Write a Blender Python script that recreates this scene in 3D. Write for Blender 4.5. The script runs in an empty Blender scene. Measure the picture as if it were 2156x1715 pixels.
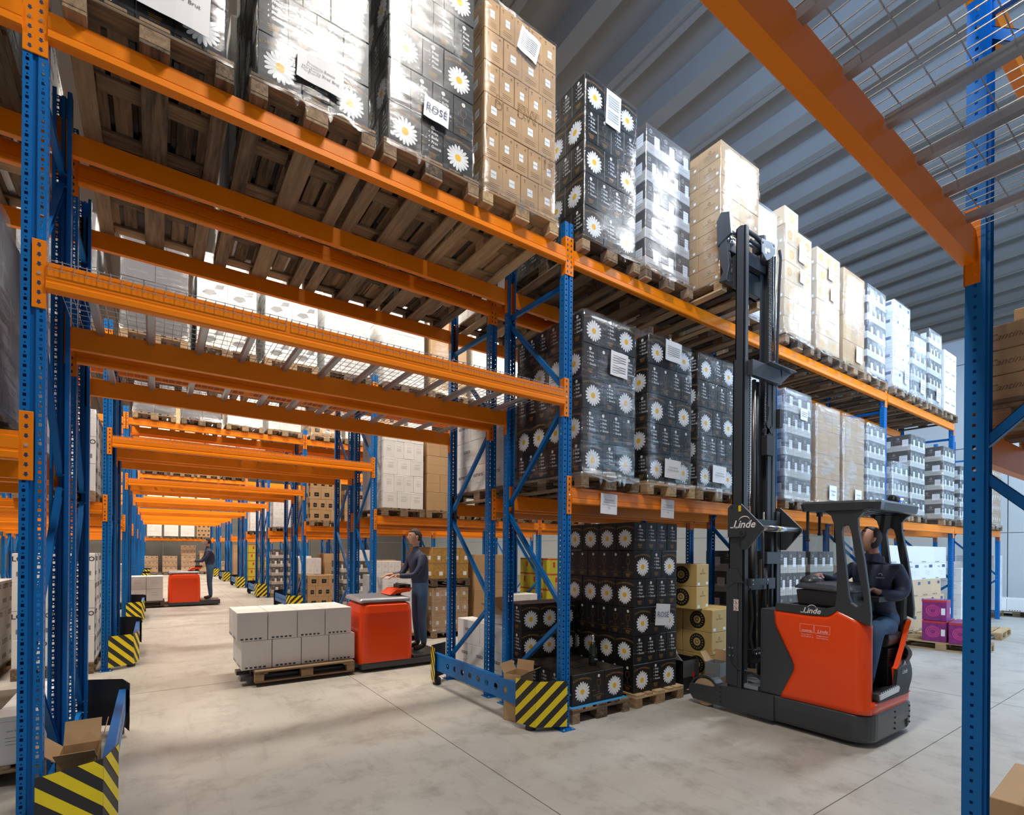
import bpy, math, random
from mathutils import Vector, Matrix
random.seed(7)
C = bpy.context.scene.collection
S = bpy.context.scene
PI = math.pi

# ------------------------------------------------------------------ camera
CAMH = 1.671
yaw, pit, rol = 0.6095, 0.0008, 0.0082
Fv = Vector((math.sin(yaw)*math.cos(pit), math.cos(yaw)*math.cos(pit), math.sin(pit)))
Rv = Vector((math.cos(yaw), -math.sin(yaw), 0)); Uv = Rv.cross(Fv)
Rr = math.cos(rol)*Rv + math.sin(rol)*Uv
Ur = -math.sin(rol)*Rv + math.cos(rol)*Uv
cam = bpy.data.cameras.new('camera'); camo = bpy.data.objects.new('camera', cam); C.objects.link(camo)
m = Matrix.Identity(4)
for i in range(3):
    m[i][0] = Rr[i]; m[i][1] = Ur[i]; m[i][2] = -Fv[i]
m[2][3] = CAMH
camo.matrix_world = m
cam.sensor_width = 36; cam.lens = 1077.6/2156*36
cam.shift_y = (1157.69-857.5)/2156
cam.clip_start = 0.02; cam.clip_end = 200
S.camera = camo
S.view_settings.view_transform = 'Standard'; S.view_settings.look = 'None'
S.view_settings.gamma = 1; S.view_settings.use_curve_mapping = False
S.view_settings.exposure = 0.12
S.cycles.transparent_max_bounces = 12
S.cycles.max_bounces = 6

# ------------------------------------------------------------------ world and lamps
W = bpy.data.worlds.new('hall_ambient'); S.world = W; W.use_nodes = True
W.node_tree.nodes['Background'].inputs[0].default_value = (0.80, 0.88, 1.0, 1)
W.node_tree.nodes['Background'].inputs[1].default_value = 0.22

def area(x, y, z, sx, sy, power, col, rot=(0, 0, 0)):  # serves the ceiling lamps and the two added cool lights
    L = bpy.data.lights.new('ceiling_lamp_or_added_light', 'AREA'); L.shape = 'RECTANGLE'; L.size = sx; L.size_y = sy
    L.energy = power; L.color = col
    o = bpy.data.objects.new('ceiling_lamp_or_added_light', L); C.objects.link(o); o.location = (x, y, z); o.rotation_euler = rot
    return o
WARM = (1.0, 0.90, 0.76); NEUT = (0.95, 0.97, 1.0); COOL = (0.62, 0.80, 1.0)
for x, pw, col in [(-4.2, 150, WARM), (1.9, 250, (1, .95, .88)), (8.0, 220, (.90, .95, 1)), (14.1, 230, COOL), (18.5, 250, COOL)]:
    area(x, 1.3, 8.0, 1.4, 0.5, pw, col)
for k in range(1, 8):
    ya = 2.2 + 5.145*k
    for x in (-2.2, 1.9, 6.5):
        area(x, ya, 7.7, 1.4, 0.5, 265, WARM)
# added cool light behind the camera, raking the roof ribs further along
L_ = area(0.5, -4.2, 4.6, 4.0, 1.6, 330, (0.40, 0.62, 1.0)); L_.name = 'rib_rake_light'; L_.data.spread = math.radians(52)
L_.rotation_euler = Vector((10.5, 9.5, 4.0)).to_track_quat('-Z', 'Y').to_euler()
# cool light added outside the frame to brighten the far aisle and roof ribs
area(12.0, -3.9, 3.2, 9.0, 5.0, 800, (0.50, 0.73, 1.0), (math.radians(112), 0, math.radians(-28)))

# ------------------------------------------------------------------ materials
MATS = {}
def nt(name):
    m = bpy.data.materials.new(name); m.use_nodes = True; MATS[name] = m
    n = m.node_tree.nodes; l = m.node_tree.links
    return m, n, l, n['Principled BSDF']
def mat(name, col, rough=0.5, metal=0.0, var=0.08, scale=8.0, bump=0.0, bscale=60, spec=0.5, coat=0.0, rnd=0.0):
    m, n, l, b = nt(name)
    tc = n.new('ShaderNodeTexCoord'); no = n.new('ShaderNodeTexNoise'); no.inputs['Scale'].default_value = scale
    no.inputs['Detail'].default_value = 5
    l.new(tc.outputs['Object'], no.inputs['Vector'])
    mx = n.new('ShaderNodeMix'); mx.data_type = 'RGBA'
    mx.inputs['A'].default_value = tuple(c*(1-var) for c in col)+(1,)
    mx.inputs['B'].default_value = tuple(min(1, c*(1+var)) for c in col)+(1,)
    l.new(no.outputs['Fac'], mx.inputs['Factor'])
    src = mx.outputs['Result']
    if rnd:
        oi = n.new('ShaderNodeObjectInfo'); hs = n.new('ShaderNodeHueSaturation')
        mr = n.new('ShaderNodeMapRange'); mr.inputs['To Min'].default_value = 1-rnd; mr.inputs['To Max'].default_value = 1+rnd
        l.new(oi.outputs['Random'], mr.inputs['Value']); l.new(mr.outputs[0], hs.inputs['Value'])
        l.new(src, hs.inputs['Color']); src = hs.outputs['Color']
    l.new(src, b.inputs['Base Color'])
    b.inputs['Roughness'].default_value = rough; b.inputs['Metallic'].default_value = metal
    b.inputs['Specular IOR Level'].default_value = spec
    if coat: b.inputs['Coat Weight'].default_value = coat; b.inputs['Coat Roughness'].default_value = 0.08
    if bump:
        n2 = n.new('ShaderNodeTexNoise'); n2.inputs['Scale'].default_value = bscale; n2.inputs['Detail'].default_value = 4
        l.new(tc.outputs['Object'], n2.inputs['Vector'])
        bp = n.new('ShaderNodeBump'); bp.inputs['Strength'].default_value = bump; bp.inputs['Distance'].default_value = 0.01
        l.new(n2.outputs['Fac'], bp.inputs['Height']); l.new(bp.outputs['Normal'], b.inputs['Normal'])
    return m
def wood(name, dark, light, sc=(9, 9, 9)):
    m, n, l, b = nt(name)
    tc = n.new('ShaderNodeTexCoord'); oi = n.new('ShaderNodeObjectInfo')
    mp = n.new('ShaderNodeMapping'); mp.inputs['Scale'].default_value = sc
    l.new(tc.outputs['Object'], mp.inputs['Vector'])
    ad = n.new('ShaderNodeVectorMath'); ad.operation = 'ADD'
    cm = n.new('ShaderNodeVectorMath'); cm.operation = 'SCALE'; cm.inputs['Scale'].default_value = 37
    l.new(oi.outputs['Location'], cm.inputs[0])
    l.new(mp.outputs['Vector'], ad.inputs[0]); l.new(cm.outputs['Vector'], ad.inputs[1])
    no = n.new('ShaderNodeTexNoise'); no.inputs['Scale'].default_value = 1.0; no.inputs['Detail'].default_value = 8; no.inputs['Roughness'].default_value = .65
    l.new(ad.outputs['Vector'], no.inputs['Vector'])
    mt = n.new('ShaderNodeMath'); mt.operation = 'MULTIPLY_ADD'; mt.inputs[1].default_value = 0.75
    l.new(oi.outputs['Random'], mt.inputs[0])
    sb = n.new('ShaderNodeMath'); sb.operation = 'MULTIPLY_ADD'; sb.inputs[1].default_value = 1.5; sb.inputs[2].default_value = -.62
    l.new(no.outputs['Fac'], sb.inputs[0]); l.new(sb.outputs[0], mt.inputs[2])
    cr = n.new('ShaderNodeValToRGB')
    cr.color_ramp.elements[0].position = .1; cr.color_ramp.elements[0].color = dark+(1,)
    cr.color_ramp.elements[1].position = .95; cr.color_ramp.elements[1].color = light+(1,)
    l.new(mt.outputs[0], cr.inputs['Fac']); l.new(cr.outputs['Color'], b.inputs['Base Color'])
    b.inputs['Roughness'].default_value = .8
    bp = n.new('ShaderNodeBump'); bp.inputs['Strength'].default_value = .3; bp.inputs['Distance'].default_value = .01
    l.new(no.outputs['Fac'], bp.inputs['Height']); l.new(bp.outputs['Normal'], b.inputs['Normal'])
    return m
def film(name, base, amp, diff, rough=.13, tint=(.96, .97, .98)):
    m = bpy.data.materials.new(name); m.use_nodes = True; MATS[name] = m
    n = m.node_tree.nodes; l = m.node_tree.links; n.clear()
    out = n.new('ShaderNodeOutputMaterial')
    tc = n.new('ShaderNodeTexCoord'); oi = n.new('ShaderNodeObjectInfo')
    ad = n.new('ShaderNodeVectorMath'); ad.operation = 'ADD'
    l.new(tc.outputs['Object'], ad.inputs[0]); l.new(oi.outputs['Location'], ad.inputs[1])
    mp = n.new('ShaderNodeMapping'); mp.inputs['Rotation'].default_value = (.12, -.1, 0); mp.inputs['Scale'].default_value = (3.2, 3.2, 34)
    l.new(ad.outputs['Vector'], mp.inputs['Vector'])
    n1 = n.new('ShaderNodeTexNoise'); n1.inputs['Scale'].default_value = 1; n1.inputs['Detail'].default_value = 6; n1.inputs['Roughness'].default_value = .62
    l.new(mp.outputs['Vector'], n1.inputs['Vector'])
    n2 = n.new('ShaderNodeTexNoise'); n2.inputs['Scale'].default_value = 2.4; n2.inputs['Detail'].default_value = 3
    l.new(ad.outputs['Vector'], n2.inputs['Vector'])
    ml = n.new('ShaderNodeMath'); ml.operation = 'MULTIPLY'; l.new(n1.outputs['Fac'], ml.inputs[0]); l.new(n2.outputs['Fac'], ml.inputs[1])
    mr = n.new('ShaderNodeMapRange'); mr.inputs['From Min'].default_value = .215; mr.inputs['From Max'].default_value = .37
    mr.inputs['To Min'].default_value = base; mr.inputs['To Max'].default_value = base+amp
    l.new(ml.outputs[0], mr.inputs['Value'])
    hh = n.new('ShaderNodeMath'); hh.operation = 'MULTIPLY_ADD'; hh.inputs[1].default_value = .45
    l.new(n1.outputs['Fac'], hh.inputs[0]); l.new(n2.outputs['Fac'], hh.inputs[2])
    bp = n.new('ShaderNodeBump'); bp.inputs['Strength'].default_value = .55; bp.inputs['Distance'].default_value = .02
    l.new(hh.outputs[0], bp.inputs['Height'])
    tr = n.new('ShaderNodeBsdfTransparent'); tr.inputs[0].default_value = tint+(1,)
    gl = n.new('ShaderNodeBsdfGlossy'); gl.inputs['Roughness'].default_value = rough; gl.inputs['Color'].default_value = (1, 1, 1, 1)
    l.new(bp.outputs['Normal'], gl.inputs['Normal'])
    df = n.new('ShaderNodeBsdfDiffuse'); df.inputs['Color'].default_value = (.70, .73, .77, 1)
    m1 = n.new('ShaderNodeMixShader'); m1.inputs[0].default_value = diff
    l.new(gl.outputs[0], m1.inputs[1]); l.new(df.outputs[0], m1.inputs[2])
    m2 = n.new('ShaderNodeMixShader'); l.new(mr.outputs[0], m2.inputs[0])
    l.new(tr.outputs[0], m2.inputs[1]); l.new(m1.outputs[0], m2.inputs[2]); l.new(m2.outputs[0], out.inputs['Surface'])
    return m

M_OR = mat('orange_paint', (.86, .225, .0), .42, var=.04, scale=3, spec=.3)
M_BL = mat('blue_paint', (.001, .135, .43), .40, var=.08, scale=4, spec=.3)
M_HOLE = mat('slot_shadow_blue', (.01, .03, .10), .6)
M_ZN = mat('galvanised_steel', (.42, .45, .50), .38, metal=.75, var=.1)
M_WIRE = mat('zinc_wire', (.42, .43, .45), .35, metal=.7)
M_BOLT = mat('bolt_steel', (.75, .76, .78), .3, metal=.9)
M_WOODD = wood('weathered_pallet_wood', (.05, .035, .024), (.38, .25, .14), (34, 2.5, 34))
M_WOODDX = wood('weathered_cross_wood', (.05, .035, .024), (.38, .25, .14), (2.5, 34, 34))
M_WOODL = wood('fresh_pallet_wood', (.26, .16, .075), (.62, .43, .23), (34, 2.5, 34))
M_WOODLX = wood('fresh_cross_wood', (.26, .16, .075), (.62, .43, .23), (2.5, 34, 34))
M_YEL = mat('hazard_yellow', (.80, .62, .01), .45)
M_BLK = mat('hazard_black', (.018, .018, .02), .45)
M_RUB = mat('black_rubber', (.02, .02, .022), .6)
M_CBLK = mat('black_print_cardboard', (.009, .0085, .0085), .42, rnd=.2)
M_CBRN = mat('brown_cardboard', (.46, .29, .145), .75, var=.05, rnd=.07, bump=.05)
M_CBRL = mat('pale_brown_cardboard', (.56, .40, .25), .72, var=.05, rnd=.07)
M_CWHT = mat('white_cardboard', (.76, .75, .74), .55, var=.03, rnd=.06)
M_CGRY = mat('grey_print_cardboard', (.085, .08, .078), .5, rnd=.1)
M_CBGE = mat('beige_band_cardboard', (.50, .47, .43), .6, rnd=.05)
M_CGLD = mat('gold_cardboard', (.55, .37, .13), .6, rnd=.07)
M_CIN = mat('inner_cardboard', (.10, .08, .06), .9)
M_PET = mat('petal_white', (.83, .84, .85), .5, var=.03)
M_CEN = mat('daisy_yellow', (.90, .50, .01), .5)
M_GOLD = mat('gold_print', (.32, .17, .04), .4)
M_GLDB = mat('bright_gold_print', (.48, .30, .08), .4)
M_PAP = mat('white_paper', (.80, .81, .83), .6, var=.02)
M_INK = mat('dark_ink', (.05, .05, .055), .6)
M_INKG = mat('grey_ink', (.22, .22, .23), .6)
M_INKB = mat('brown_ink', (.20, .11, .05), .7)
M_INKO = mat('orange_ring_ink', (.60, .33, .10), .6)
M_INKU = mat('blue_ink', (.06, .10, .22), .6)
M_PURP = mat('purple_print', (.22, .02, .16), .4, var=.6, scale=18)
M_PINK = mat('pink_print', (.62, .06, .22), .4, var=.4, scale=14)
M_ORN = mat('ornate_gold_print', (.40, .22, .045), .5, var=.75, scale=22)
M_YELB = mat('yellow_green_print', (.55, .48, .03), .5, var=.1)
M_REDB = mat('red_print', (.50, .03, .03), .5, var=.2)
M_FILM = film('stretch_film', .035, .20, .17, rough=.12)
M_FILMW = film('heavy_stretch_film', .14, .34, .55, rough=.16)
M_FORK = mat('forklift_grey_paint', (.040, .046, .054), .36, var=.06, scale=5, coat=.15)
M_FORKD = mat('forklift_black_plastic', (.016, .017, .019), .5)
M_RED = mat('forklift_orange_red_paint', (.95, .075, .006), .30, var=.03, coat=.25, spec=.35)
M_CHR = mat('polished_steel', (.7, .71, .73), .18, metal=1)
M_CHAIN = mat('oiled_chain', (.16, .15, .14), .35, metal=.8)
M_WH = mat('white_print', (.85, .85, .85), .5)
M_SKIN = mat('skin', (.56, .30, .21), .5, var=.06)
M_HAIR = mat('dark_hair', (.022, .013, .009), .55, bump=.5, bscale=120)
M_NAVY = mat('navy_jacket_fabric', (.022, .032, .075), .62, var=.3, scale=5, bump=.5, bscale=9)
M_JEAN = mat('blue_denim', (.055, .13, .25), .8, var=.35, scale=7, bump=.4, bscale=14)
M_SHOE = mat('dark_shoe_leather', (.03, .028, .026), .5)
M_TAN = mat('tan_polyurethane_tyre', (.42, .29, .16), .6)
M_SEAT = mat('seat_vinyl', (.05, .05, .047), .45, bump=.2)
M_BLUEL = mat('blue_strap', (.06, .30, .60), .5)

# floor
m, n, l, b = nt('polished_concrete')
tc = n.new('ShaderNodeTexCoord')
def noise(sc, det=6, ro=.6, vec=None, dist=0):
    q = n.new('ShaderNodeTexNoise'); q.inputs['Scale'].default_value = sc; q.inputs['Detail'].default_value = det
    q.inputs['Roughness'].default_value = ro; q.inputs['Distortion'].default_value = dist
    l.new(vec or tc.outputs['Object'], q.inputs['Vector']); return q
a1 = noise(.55, 7, .6); a2 = noise(2.6, 10, .74)
mp = n.new('ShaderNodeMapping'); mp.inputs['Rotation'].default_value = (0, 0, .35); mp.inputs['Scale'].default_value = (9, 1.4, 1)
l.new(tc.outputs['Object'], mp.inputs['Vector']); a3 = noise(1.0, 8, .7, mp.outputs['Vector'], .3)
r1 = n.new('ShaderNodeValToRGB'); r1.color_ramp.elements[0].position = .3; r1.color_ramp.elements[1].position = .72
r1.color_ramp.elements[0].color = (.40, .375, .335, 1); r1.color_ramp.elements[1].color = (.57, .545, .50, 1)
l.new(a1.outputs['Fac'], r1.inputs['Fac'])
r2 = n.new('ShaderNodeValToRGB'); r2.color_ramp.elements[0].position = .27; r2.color_ramp.elements[1].position = .50
r2.color_ramp.elements[0].color = (.46, .44, .41, 1); r2.color_ramp.elements[1].color = (1, 1, 1, 1)
l.new(a2.outputs['Fac'], r2.inputs['Fac'])
r3_ = n.new('ShaderNodeValToRGB'); r3_.color_ramp.elements[0].position = .30; r3_.color_ramp.elements[1].position = .45
r3_.color_ramp.elements[0].color = (.66, .65, .64, 1); r3_.color_ramp.elements[1].color = (1, 1, 1, 1)
l.new(a3.outputs['Fac'], r3_.inputs['Fac'])
x1 = n.new('ShaderNodeMix'); x1.data_type = 'RGBA'; x1.blend_type = 'MULTIPLY'; x1.inputs['Factor'].default_value = .7
l.new(r1.outputs['Color'], x1.inputs['A']); l.new(r2.outputs['Color'], x1.inputs['B'])
x2 = n.new('ShaderNodeMix'); x2.data_type = 'RGBA'; x2.blend_type = 'MULTIPLY'; x2.inputs['Factor'].default_value = .5
l.new(x1.outputs['Result'], x2.inputs['A']); l.new(r3_.outputs['Color'], x2.inputs['B'])
l.new(x2.outputs['Result'], b.inputs['Base Color'])
rr = n.new('ShaderNodeMapRange'); rr.inputs['To Min'].default_value = .32; rr.inputs['To Max'].default_value = .55
l.new(a2.outputs['Fac'], rr.inputs['Value']); l.new(rr.outputs[0], b.inputs['Roughness'])
b.inputs['Specular IOR Level'].default_value = .4
M_FLOOR = m
M_JOINT = mat('joint_filler', (.12, .11, .10), .8)
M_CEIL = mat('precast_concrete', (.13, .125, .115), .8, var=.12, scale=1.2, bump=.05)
M_WALL = mat('painted_wall_panel', (.52, .57, .60), .7, var=.03, scale=1)

# ------------------------------------------------------------------ mesh builder
class MB:
    def __init__(s): s.v = []; s.f = []; s.m = []
    def quad(s, a, b, c, d, m=0):
        i = len(s.v); s.v += [a, b, c, d]; s.f.append((i, i+1, i+2, i+3)); s.m.append(m)
    def poly(s, pts, m=0):
        i = len(s.v); s.v += list(pts); s.f.append(tuple(range(i, i+len(pts)))); s.m.append(m)
    def box(s, x0, x1, y0, y1, z0, z1, m=0, c=0.0):
        if c <= 0:
            i = len(s.v)
            s.v += [(x0, y0, z0), (x1, y0, z0), (x1, y1, z0), (x0, y1, z0), (x0, y0, z1), (x1, y0, z1), (x1, y1, z1), (x0, y1, z1)]
            for q in ((3, 2, 1, 0), (4, 5, 6, 7), (0, 1, 5, 4), (1, 2, 6, 5), (2, 3, 7, 6), (3, 0, 4, 7)):
                s.f.append(tuple(i+k for k in q)); s.m.append(m)
        else:
            X = (x0, x1); Y = (y0, y1); Z = (z0, z1); i = len(s.v); idx = {}
            for a in (0, 1):
                for b_ in (0, 1):
                    for d in (0, 1):
                        sx = 1 if a == 0 else -1; sy = 1 if b_ == 0 else -1; sz = 1 if d == 0 else -1
                        idx[a, b_, d, 'x'] = len(s.v); s.v.append((X[a], Y[b_]+sy*c, Z[d]+sz*c))
                        idx[a, b_, d, 'y'] = len(s.v); s.v.append((X[a]+sx*c, Y[b_], Z[d]+sz*c))
                        idx[a, b_, d, 'z'] = len(s.v); s.v.append((X[a]+sx*c, Y[b_]+sy*c, Z[d]))
            def add(*k): s.f.append(tuple(k)); s.m.append(m)
            for e in (0, 1):
                q = [idx[e, 0, 0, 'x'], idx[e, 0, 1, 'x'], idx[e, 1, 1, 'x'], idx[e, 1, 0, 'x']]; add(*(q if e == 0 else q[::-1]))
                q = [idx[0, e, 0, 'y'], idx[1, e, 0, 'y'], idx[1, e, 1, 'y'], idx[0, e, 1, 'y']]; add(*(q if e == 0 else q[::-1]))
                q = [idx[0, 0, e, 'z'], idx[0, 1, e, 'z'], idx[1, 1, e, 'z'], idx[1, 0, e, 'z']]; add(*(q if e == 0 else q[::-1]))
            for a in (0, 1):
                for b_ in (0, 1):
                    add(idx[a, b_, 0, 'x'], idx[a, b_, 1, 'x'], idx[a, b_, 1, 'y'], idx[a, b_, 0, 'y'])
                    add(idx[a, 0, b_, 'x'], idx[a, 1, b_, 'x'], idx[a, 1, b_, 'z'], idx[a, 0, b_, 'z'])
                    add(idx[0, a, b_, 'y'], idx[1, a, b_, 'y'], idx[1, a, b_, 'z'], idx[0, a, b_, 'z'])
                    for d in (0, 1): add(idx[a, b_, d, 'x'], idx[a, b_, d, 'y'], idx[a, b_, d, 'z'])
    def prism(s, pts, axis, a0, a1, m=0, mc=None):
        """pts: 2D polygon in the other two axes (x:(y,z), y:(x,z), z:(x,y))"""
        def P(p, a):
            return {'x': (a, p[0], p[1]), 'y': (p[0], a, p[1]), 'z': (p[0], p[1], a)}[axis]
        i = len(s.v); k = len(pts)
        s.v += [P(p, a0) for p in pts]+[P(p, a1) for p in pts]
        s.f.append(tuple(i+j for j in range(k))[::-1]); s.m.append(m if mc is None else mc)
        s.f.append(tuple(i+k+j for j in range(k))); s.m.append(m if mc is None else mc)
        for j in range(k):
            s.f.append((i+j, i+(j+1) % k, i+k+(j+1) % k, i+k+j)); s.m.append(m)
    def tube(s, p0, p1, r, n=8, m=0, r1=None, cap=True):
        p0 = Vector(p0); p1 = Vector(p1); r1 = r if r1 is None else r1
        d = (p1-p0).normalized(); up = Vector((0, 0, 1)) if abs(d.z) < .9 else Vector((1, 0, 0))
        a = d.cross(up).normalized(); b_ = d.cross(a); i = len(s.v)
        for p, r_ in ((p0, r), (p1, r1)):
            for k in range(n):
                t = 2*PI*(k+.5)/n; s.v.append(tuple(p+a*math.cos(t)*r_+b_*math.sin(t)*r_))
        for k in range(n):
            s.f.append((i+k, i+(k+1) % n, i+n+(k+1) % n, i+n+k)); s.m.append(m)
        if cap:
            s.f.append(tuple(i+k for k in range(n))[::-1]); s.m.append(m); s.f.append(tuple(i+n+k for k in range(n))); s.m.append(m)
    def path(s, pts, r, n=8, m=0):
        for a, b_ in zip(pts, pts[1:]): s.tube(a, b_, r, n, m)
    def bar(s, p0, p1, w, h, m=0, up=(0, 0, 1)):
        """rectangular bar, w across, h along up"""
        p0 = Vector(p0); p1 = Vector(p1); d = (p1-p0).normalized(); a = d.cross(Vector(up)).normalized(); u = a.cross(d).normalized()
        i = len(s.v)
        for p in (p0, p1):
            for sa, sb in ((-1, -1), (1, -1), (1, 1), (-1, 1)): s.v.append(tuple(p+a*sa*w/2+u*sb*h/2))
        for q in ((0, 1, 5, 4), (1, 2, 6, 5), (2, 3, 7, 6), (3, 0, 4, 7), (3, 2, 1, 0), (4, 5, 6, 7)):
            s.f.append(tuple(i+k for k in q)); s.m.append(m)
    def lathe(s, prof, c, axis='z', n=16, m=0):
        i = len(s.v)
        for r, h in prof:
            for k in range(n):
                t = 2*PI*k/n; a, b_ = r*math.cos(t), r*math.sin(t)
                s.v.append({'z': (c[0]+a, c[1]+b_, c[2]+h), 'x': (c[0]+h, c[1]+a, c[2]+b_), 'y': (c[0]+a, c[1]+h, c[2]+b_)}[axis])
        for j in range(len(prof)-1):
            for k in range(n):
                s.f.append((i+j*n+k, i+j*n+(k+1) % n, i+(j+1)*n+(k+1) % n, i+(j+1)*n+k)); s.m.append(m)
        s.f.append(tuple(i+k for k in range(n))[::-1]); s.m.append(m)
        s.f.append(tuple(i+(len(prof)-1)*n+k for k in range(n))); s.m.append(m)
    def add(s, vf, fn, m=0):
        vs, fs = vf; i = len(s.v); s.v += [fn(p) for p in vs]
        for f in fs: s.f.append(tuple(i+k for k in f)); s.m.append(m)
    def mesh(s, name, mats, off=(0, 0, 0), smooth=False):
        me = bpy.data.meshes.new(name)
        me.from_pydata([(p[0]-off[0], p[1]-off[1], p[2]-off[2]) for p in s.v], [], s.f)
        for q in mats: me.materials.append(q)
        me.polygons.foreach_set('material_index', s.m)
        if smooth: me.polygons.foreach_set('use_smooth', [True]*len(s.f))
        me.update(); return me
    def build(s, name, mats, parent=None, smooth=False, bevel=0, label=None, seg=2):
        if not isinstance(mats, (list, tuple)): mats = [mats]
        off = parent_loc(parent)
        o = bpy.data.objects.new(name, s.mesh(name, mats, off, smooth)); C.objects.link(o)
        if parent: o.parent = parent
        if bevel:
            b_ = o.modifiers.new('bevel', 'BEVEL'); b_.width = bevel; b_.segments = seg; b_.limit_method = 'ANGLE'; b_.angle_limit = .6
            try: b_.harden_normals = False
            except Exception: pass
        if label: o['label'] = label
        return o
def parent_loc(p):
    v = Vector((0, 0, 0))
    while p is not None: v = v+p.location; p = p.parent
    return v
def tag(o, label, cat, group=None, kind='thing'):
    o['label'] = label; o['category'] = cat; o['kind'] = kind
    if group: o['group'] = group
    return o
def empty(name, loc, label, cat, group=None, rz=0):
    o = bpy.data.objects.new(name, None); C.objects.link(o); o.location = loc; o.rotation_euler = (0, 0, rz)
    o.empty_display_size = .1
    return tag(o, label, cat, group)
def inst(name, me, parent=None, loc=(0, 0, 0), rz=0, label=None, rot=None):
    o = bpy.data.objects.new(name, me); C.objects.link(o); o.location = loc; o.rotation_euler = rot or (0, 0, rz)
    if parent: o.parent = parent
    if label: o['label'] = label
    return o
def struct(o): o['kind'] = 'structure'; return o

# text and plates turned into plain meshes
_TX = {}
def text2d(s, size=1.0, shear=0, bold=0, space=1, align='CENTER'):
    key = (s, shear, bold, space, align)
    if key not in _TX:
        cu = bpy.data.curves.new('t', 'FONT'); cu.body = s; cu.size = 1; cu.align_x = align; cu.align_y = 'CENTER'
        cu.shear = shear; cu.offset = bold; cu.space_character = space; cu.resolution_u = 2
        o = bpy.data.objects.new('t', cu); C.objects.link(o)
        dg = bpy.context.evaluated_depsgraph_get(); me = o.evaluated_get(dg).to_mesh()
        _TX[key] = ([tuple(v.co) for v in me.vertices], [tuple(p.vertices) for p in me.polygons])
        o.evaluated_get(dg).to_mesh_clear(); bpy.data.objects.remove(o); bpy.data.curves.remove(cu)
    vs, fs = _TX[key]
    return [(v[0]*size, v[1]*size) for v in vs], fs
def plate(outer, holes, thick, bevel=0.0):
    """flat plate with holes from 2D outlines; returns verts, faces centred on z=0"""
    cu = bpy.data.curves.new('p', 'CURVE'); cu.dimensions = '2D'; cu.fill_mode = 'BOTH'; cu.extrude = max(thick/2-bevel, 0)
    cu.bevel_depth = bevel; cu.bevel_resolution = 1
    if bevel: cu.offset = -bevel
    for pl in [outer]+holes:
        sp = cu.splines.new('POLY'); sp.points.add(len(pl)-1)
        for k, p in enumerate(pl): sp.points[k].co = (p[0], p[1], 0, 1)
        sp.use_cyclic_u = True
    o = bpy.data.objects.new('p', cu); C.objects.link(o)
    dg = bpy.context.evaluated_depsgraph_get(); me = o.evaluated_get(dg).to_mesh()
    r = ([tuple(v.co) for v in me.vertices], [tuple(p.vertices) for p in me.polygons])
    o.evaluated_get(dg).to_mesh_clear(); bpy.data.objects.remove(o); bpy.data.curves.remove(cu)
    return r
def circ(cx, cy, r, n=16, ry=None):
    ry = ry or r
    return [(cx+r*math.cos(2*PI*k/n), cy+ry*math.sin(2*PI*k/n)) for k in range(n)]
ORD = ['first', 'second', 'third', 'fourth', 'fifth', 'sixth', 'seventh', 'eighth', 'ninth', 'tenth', 'eleventh', 'twelfth', 'thirteenth', 'fourteenth', 'fifteenth', 'sixteenth']

# ------------------------------------------------------------------ layout
X0, P = -0.5313, 3.7
Y1, DR = 3.6428, 5.1454
HT, H1, HM = 4.505, 2.27, 3.18
XL, XR, YB = -9.5, 20.5, 44.0
def PX(i): return X0+P*i

# ------------------------------------------------------------------ setting
fl = MB()
fl.box(XL, XR, -4, YB, -.1, 0)
fo = struct(fl.build('floor', M_FLOOR))
jn = MB()
for yj in [1.57, 7.25, 12.9, 18.6, 24.3, 30]: jn.box(XL, XR, yj-.003, yj+.003, -.002, .0012)
for xj in [-3.6, 2.12, 7.8, 13.5, 19.2]: jn.box(xj-.003, xj+.003, -4, YB, -.002, .0012)
struct(jn.build('trim_1', M_JOINT))
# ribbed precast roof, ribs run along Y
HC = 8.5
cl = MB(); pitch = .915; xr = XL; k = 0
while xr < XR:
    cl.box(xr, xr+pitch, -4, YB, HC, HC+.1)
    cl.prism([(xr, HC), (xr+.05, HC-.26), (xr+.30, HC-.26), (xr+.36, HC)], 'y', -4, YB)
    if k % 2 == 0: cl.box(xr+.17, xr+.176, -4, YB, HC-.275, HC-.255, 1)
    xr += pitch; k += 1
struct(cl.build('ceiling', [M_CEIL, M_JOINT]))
def wall_panels(name, mk, spans):
    root = bpy.data.objects.new(name, None); C.objects.link(root); struct(root)
    for a0, a1, z0, z1 in spans:
        b_ = MB(); mk(b_, a0, a1, z0, z1); b_.build('wall_panel', M_WALL if name == 'wall_end' else M_WALL2, root, bevel=.012)
sp = [(-4+4*i, -4+4*(i+1)-.02, 0 if j == 0 else 2.62*j-.3, 2.62*(j+1)-.32) for i in range(12) for j in range(4)]
wall_panels('wall_end', lambda b_, a0, a1, z0, z1: b_.box(XR, XR+.2, a0, a1, z0, min(z1, 8.6)), sp)
sp = [(XL+5*i, XL+5*(i+1)-.02, 0 if j == 0 else 2.62*j-.3, 2.62*(j+1)-.32) for i in range(6) for j in range(4)]
M_WALL2 = mat('raw_concrete_wall', (.22, .21, .19), .8)
wall_panels('wall_back', lambda b_, a0, a1, z0, z1: b_.box(a0, a1, YB, YB+.2, z0, min(z1, 8.6)), sp)
sp = [(4+5*i, 4+5*(i+1)-.02, 0 if j == 0 else 2.62*j-.3, 2.62*(j+1)-.32) for i in range(8) for j in range(4)]
wall_panels('wall_left', lambda b_, a0, a1, z0, z1: b_.box(XL-.2, XL, a0, a1, z0, min(z1, 8.6)), sp)
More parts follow.
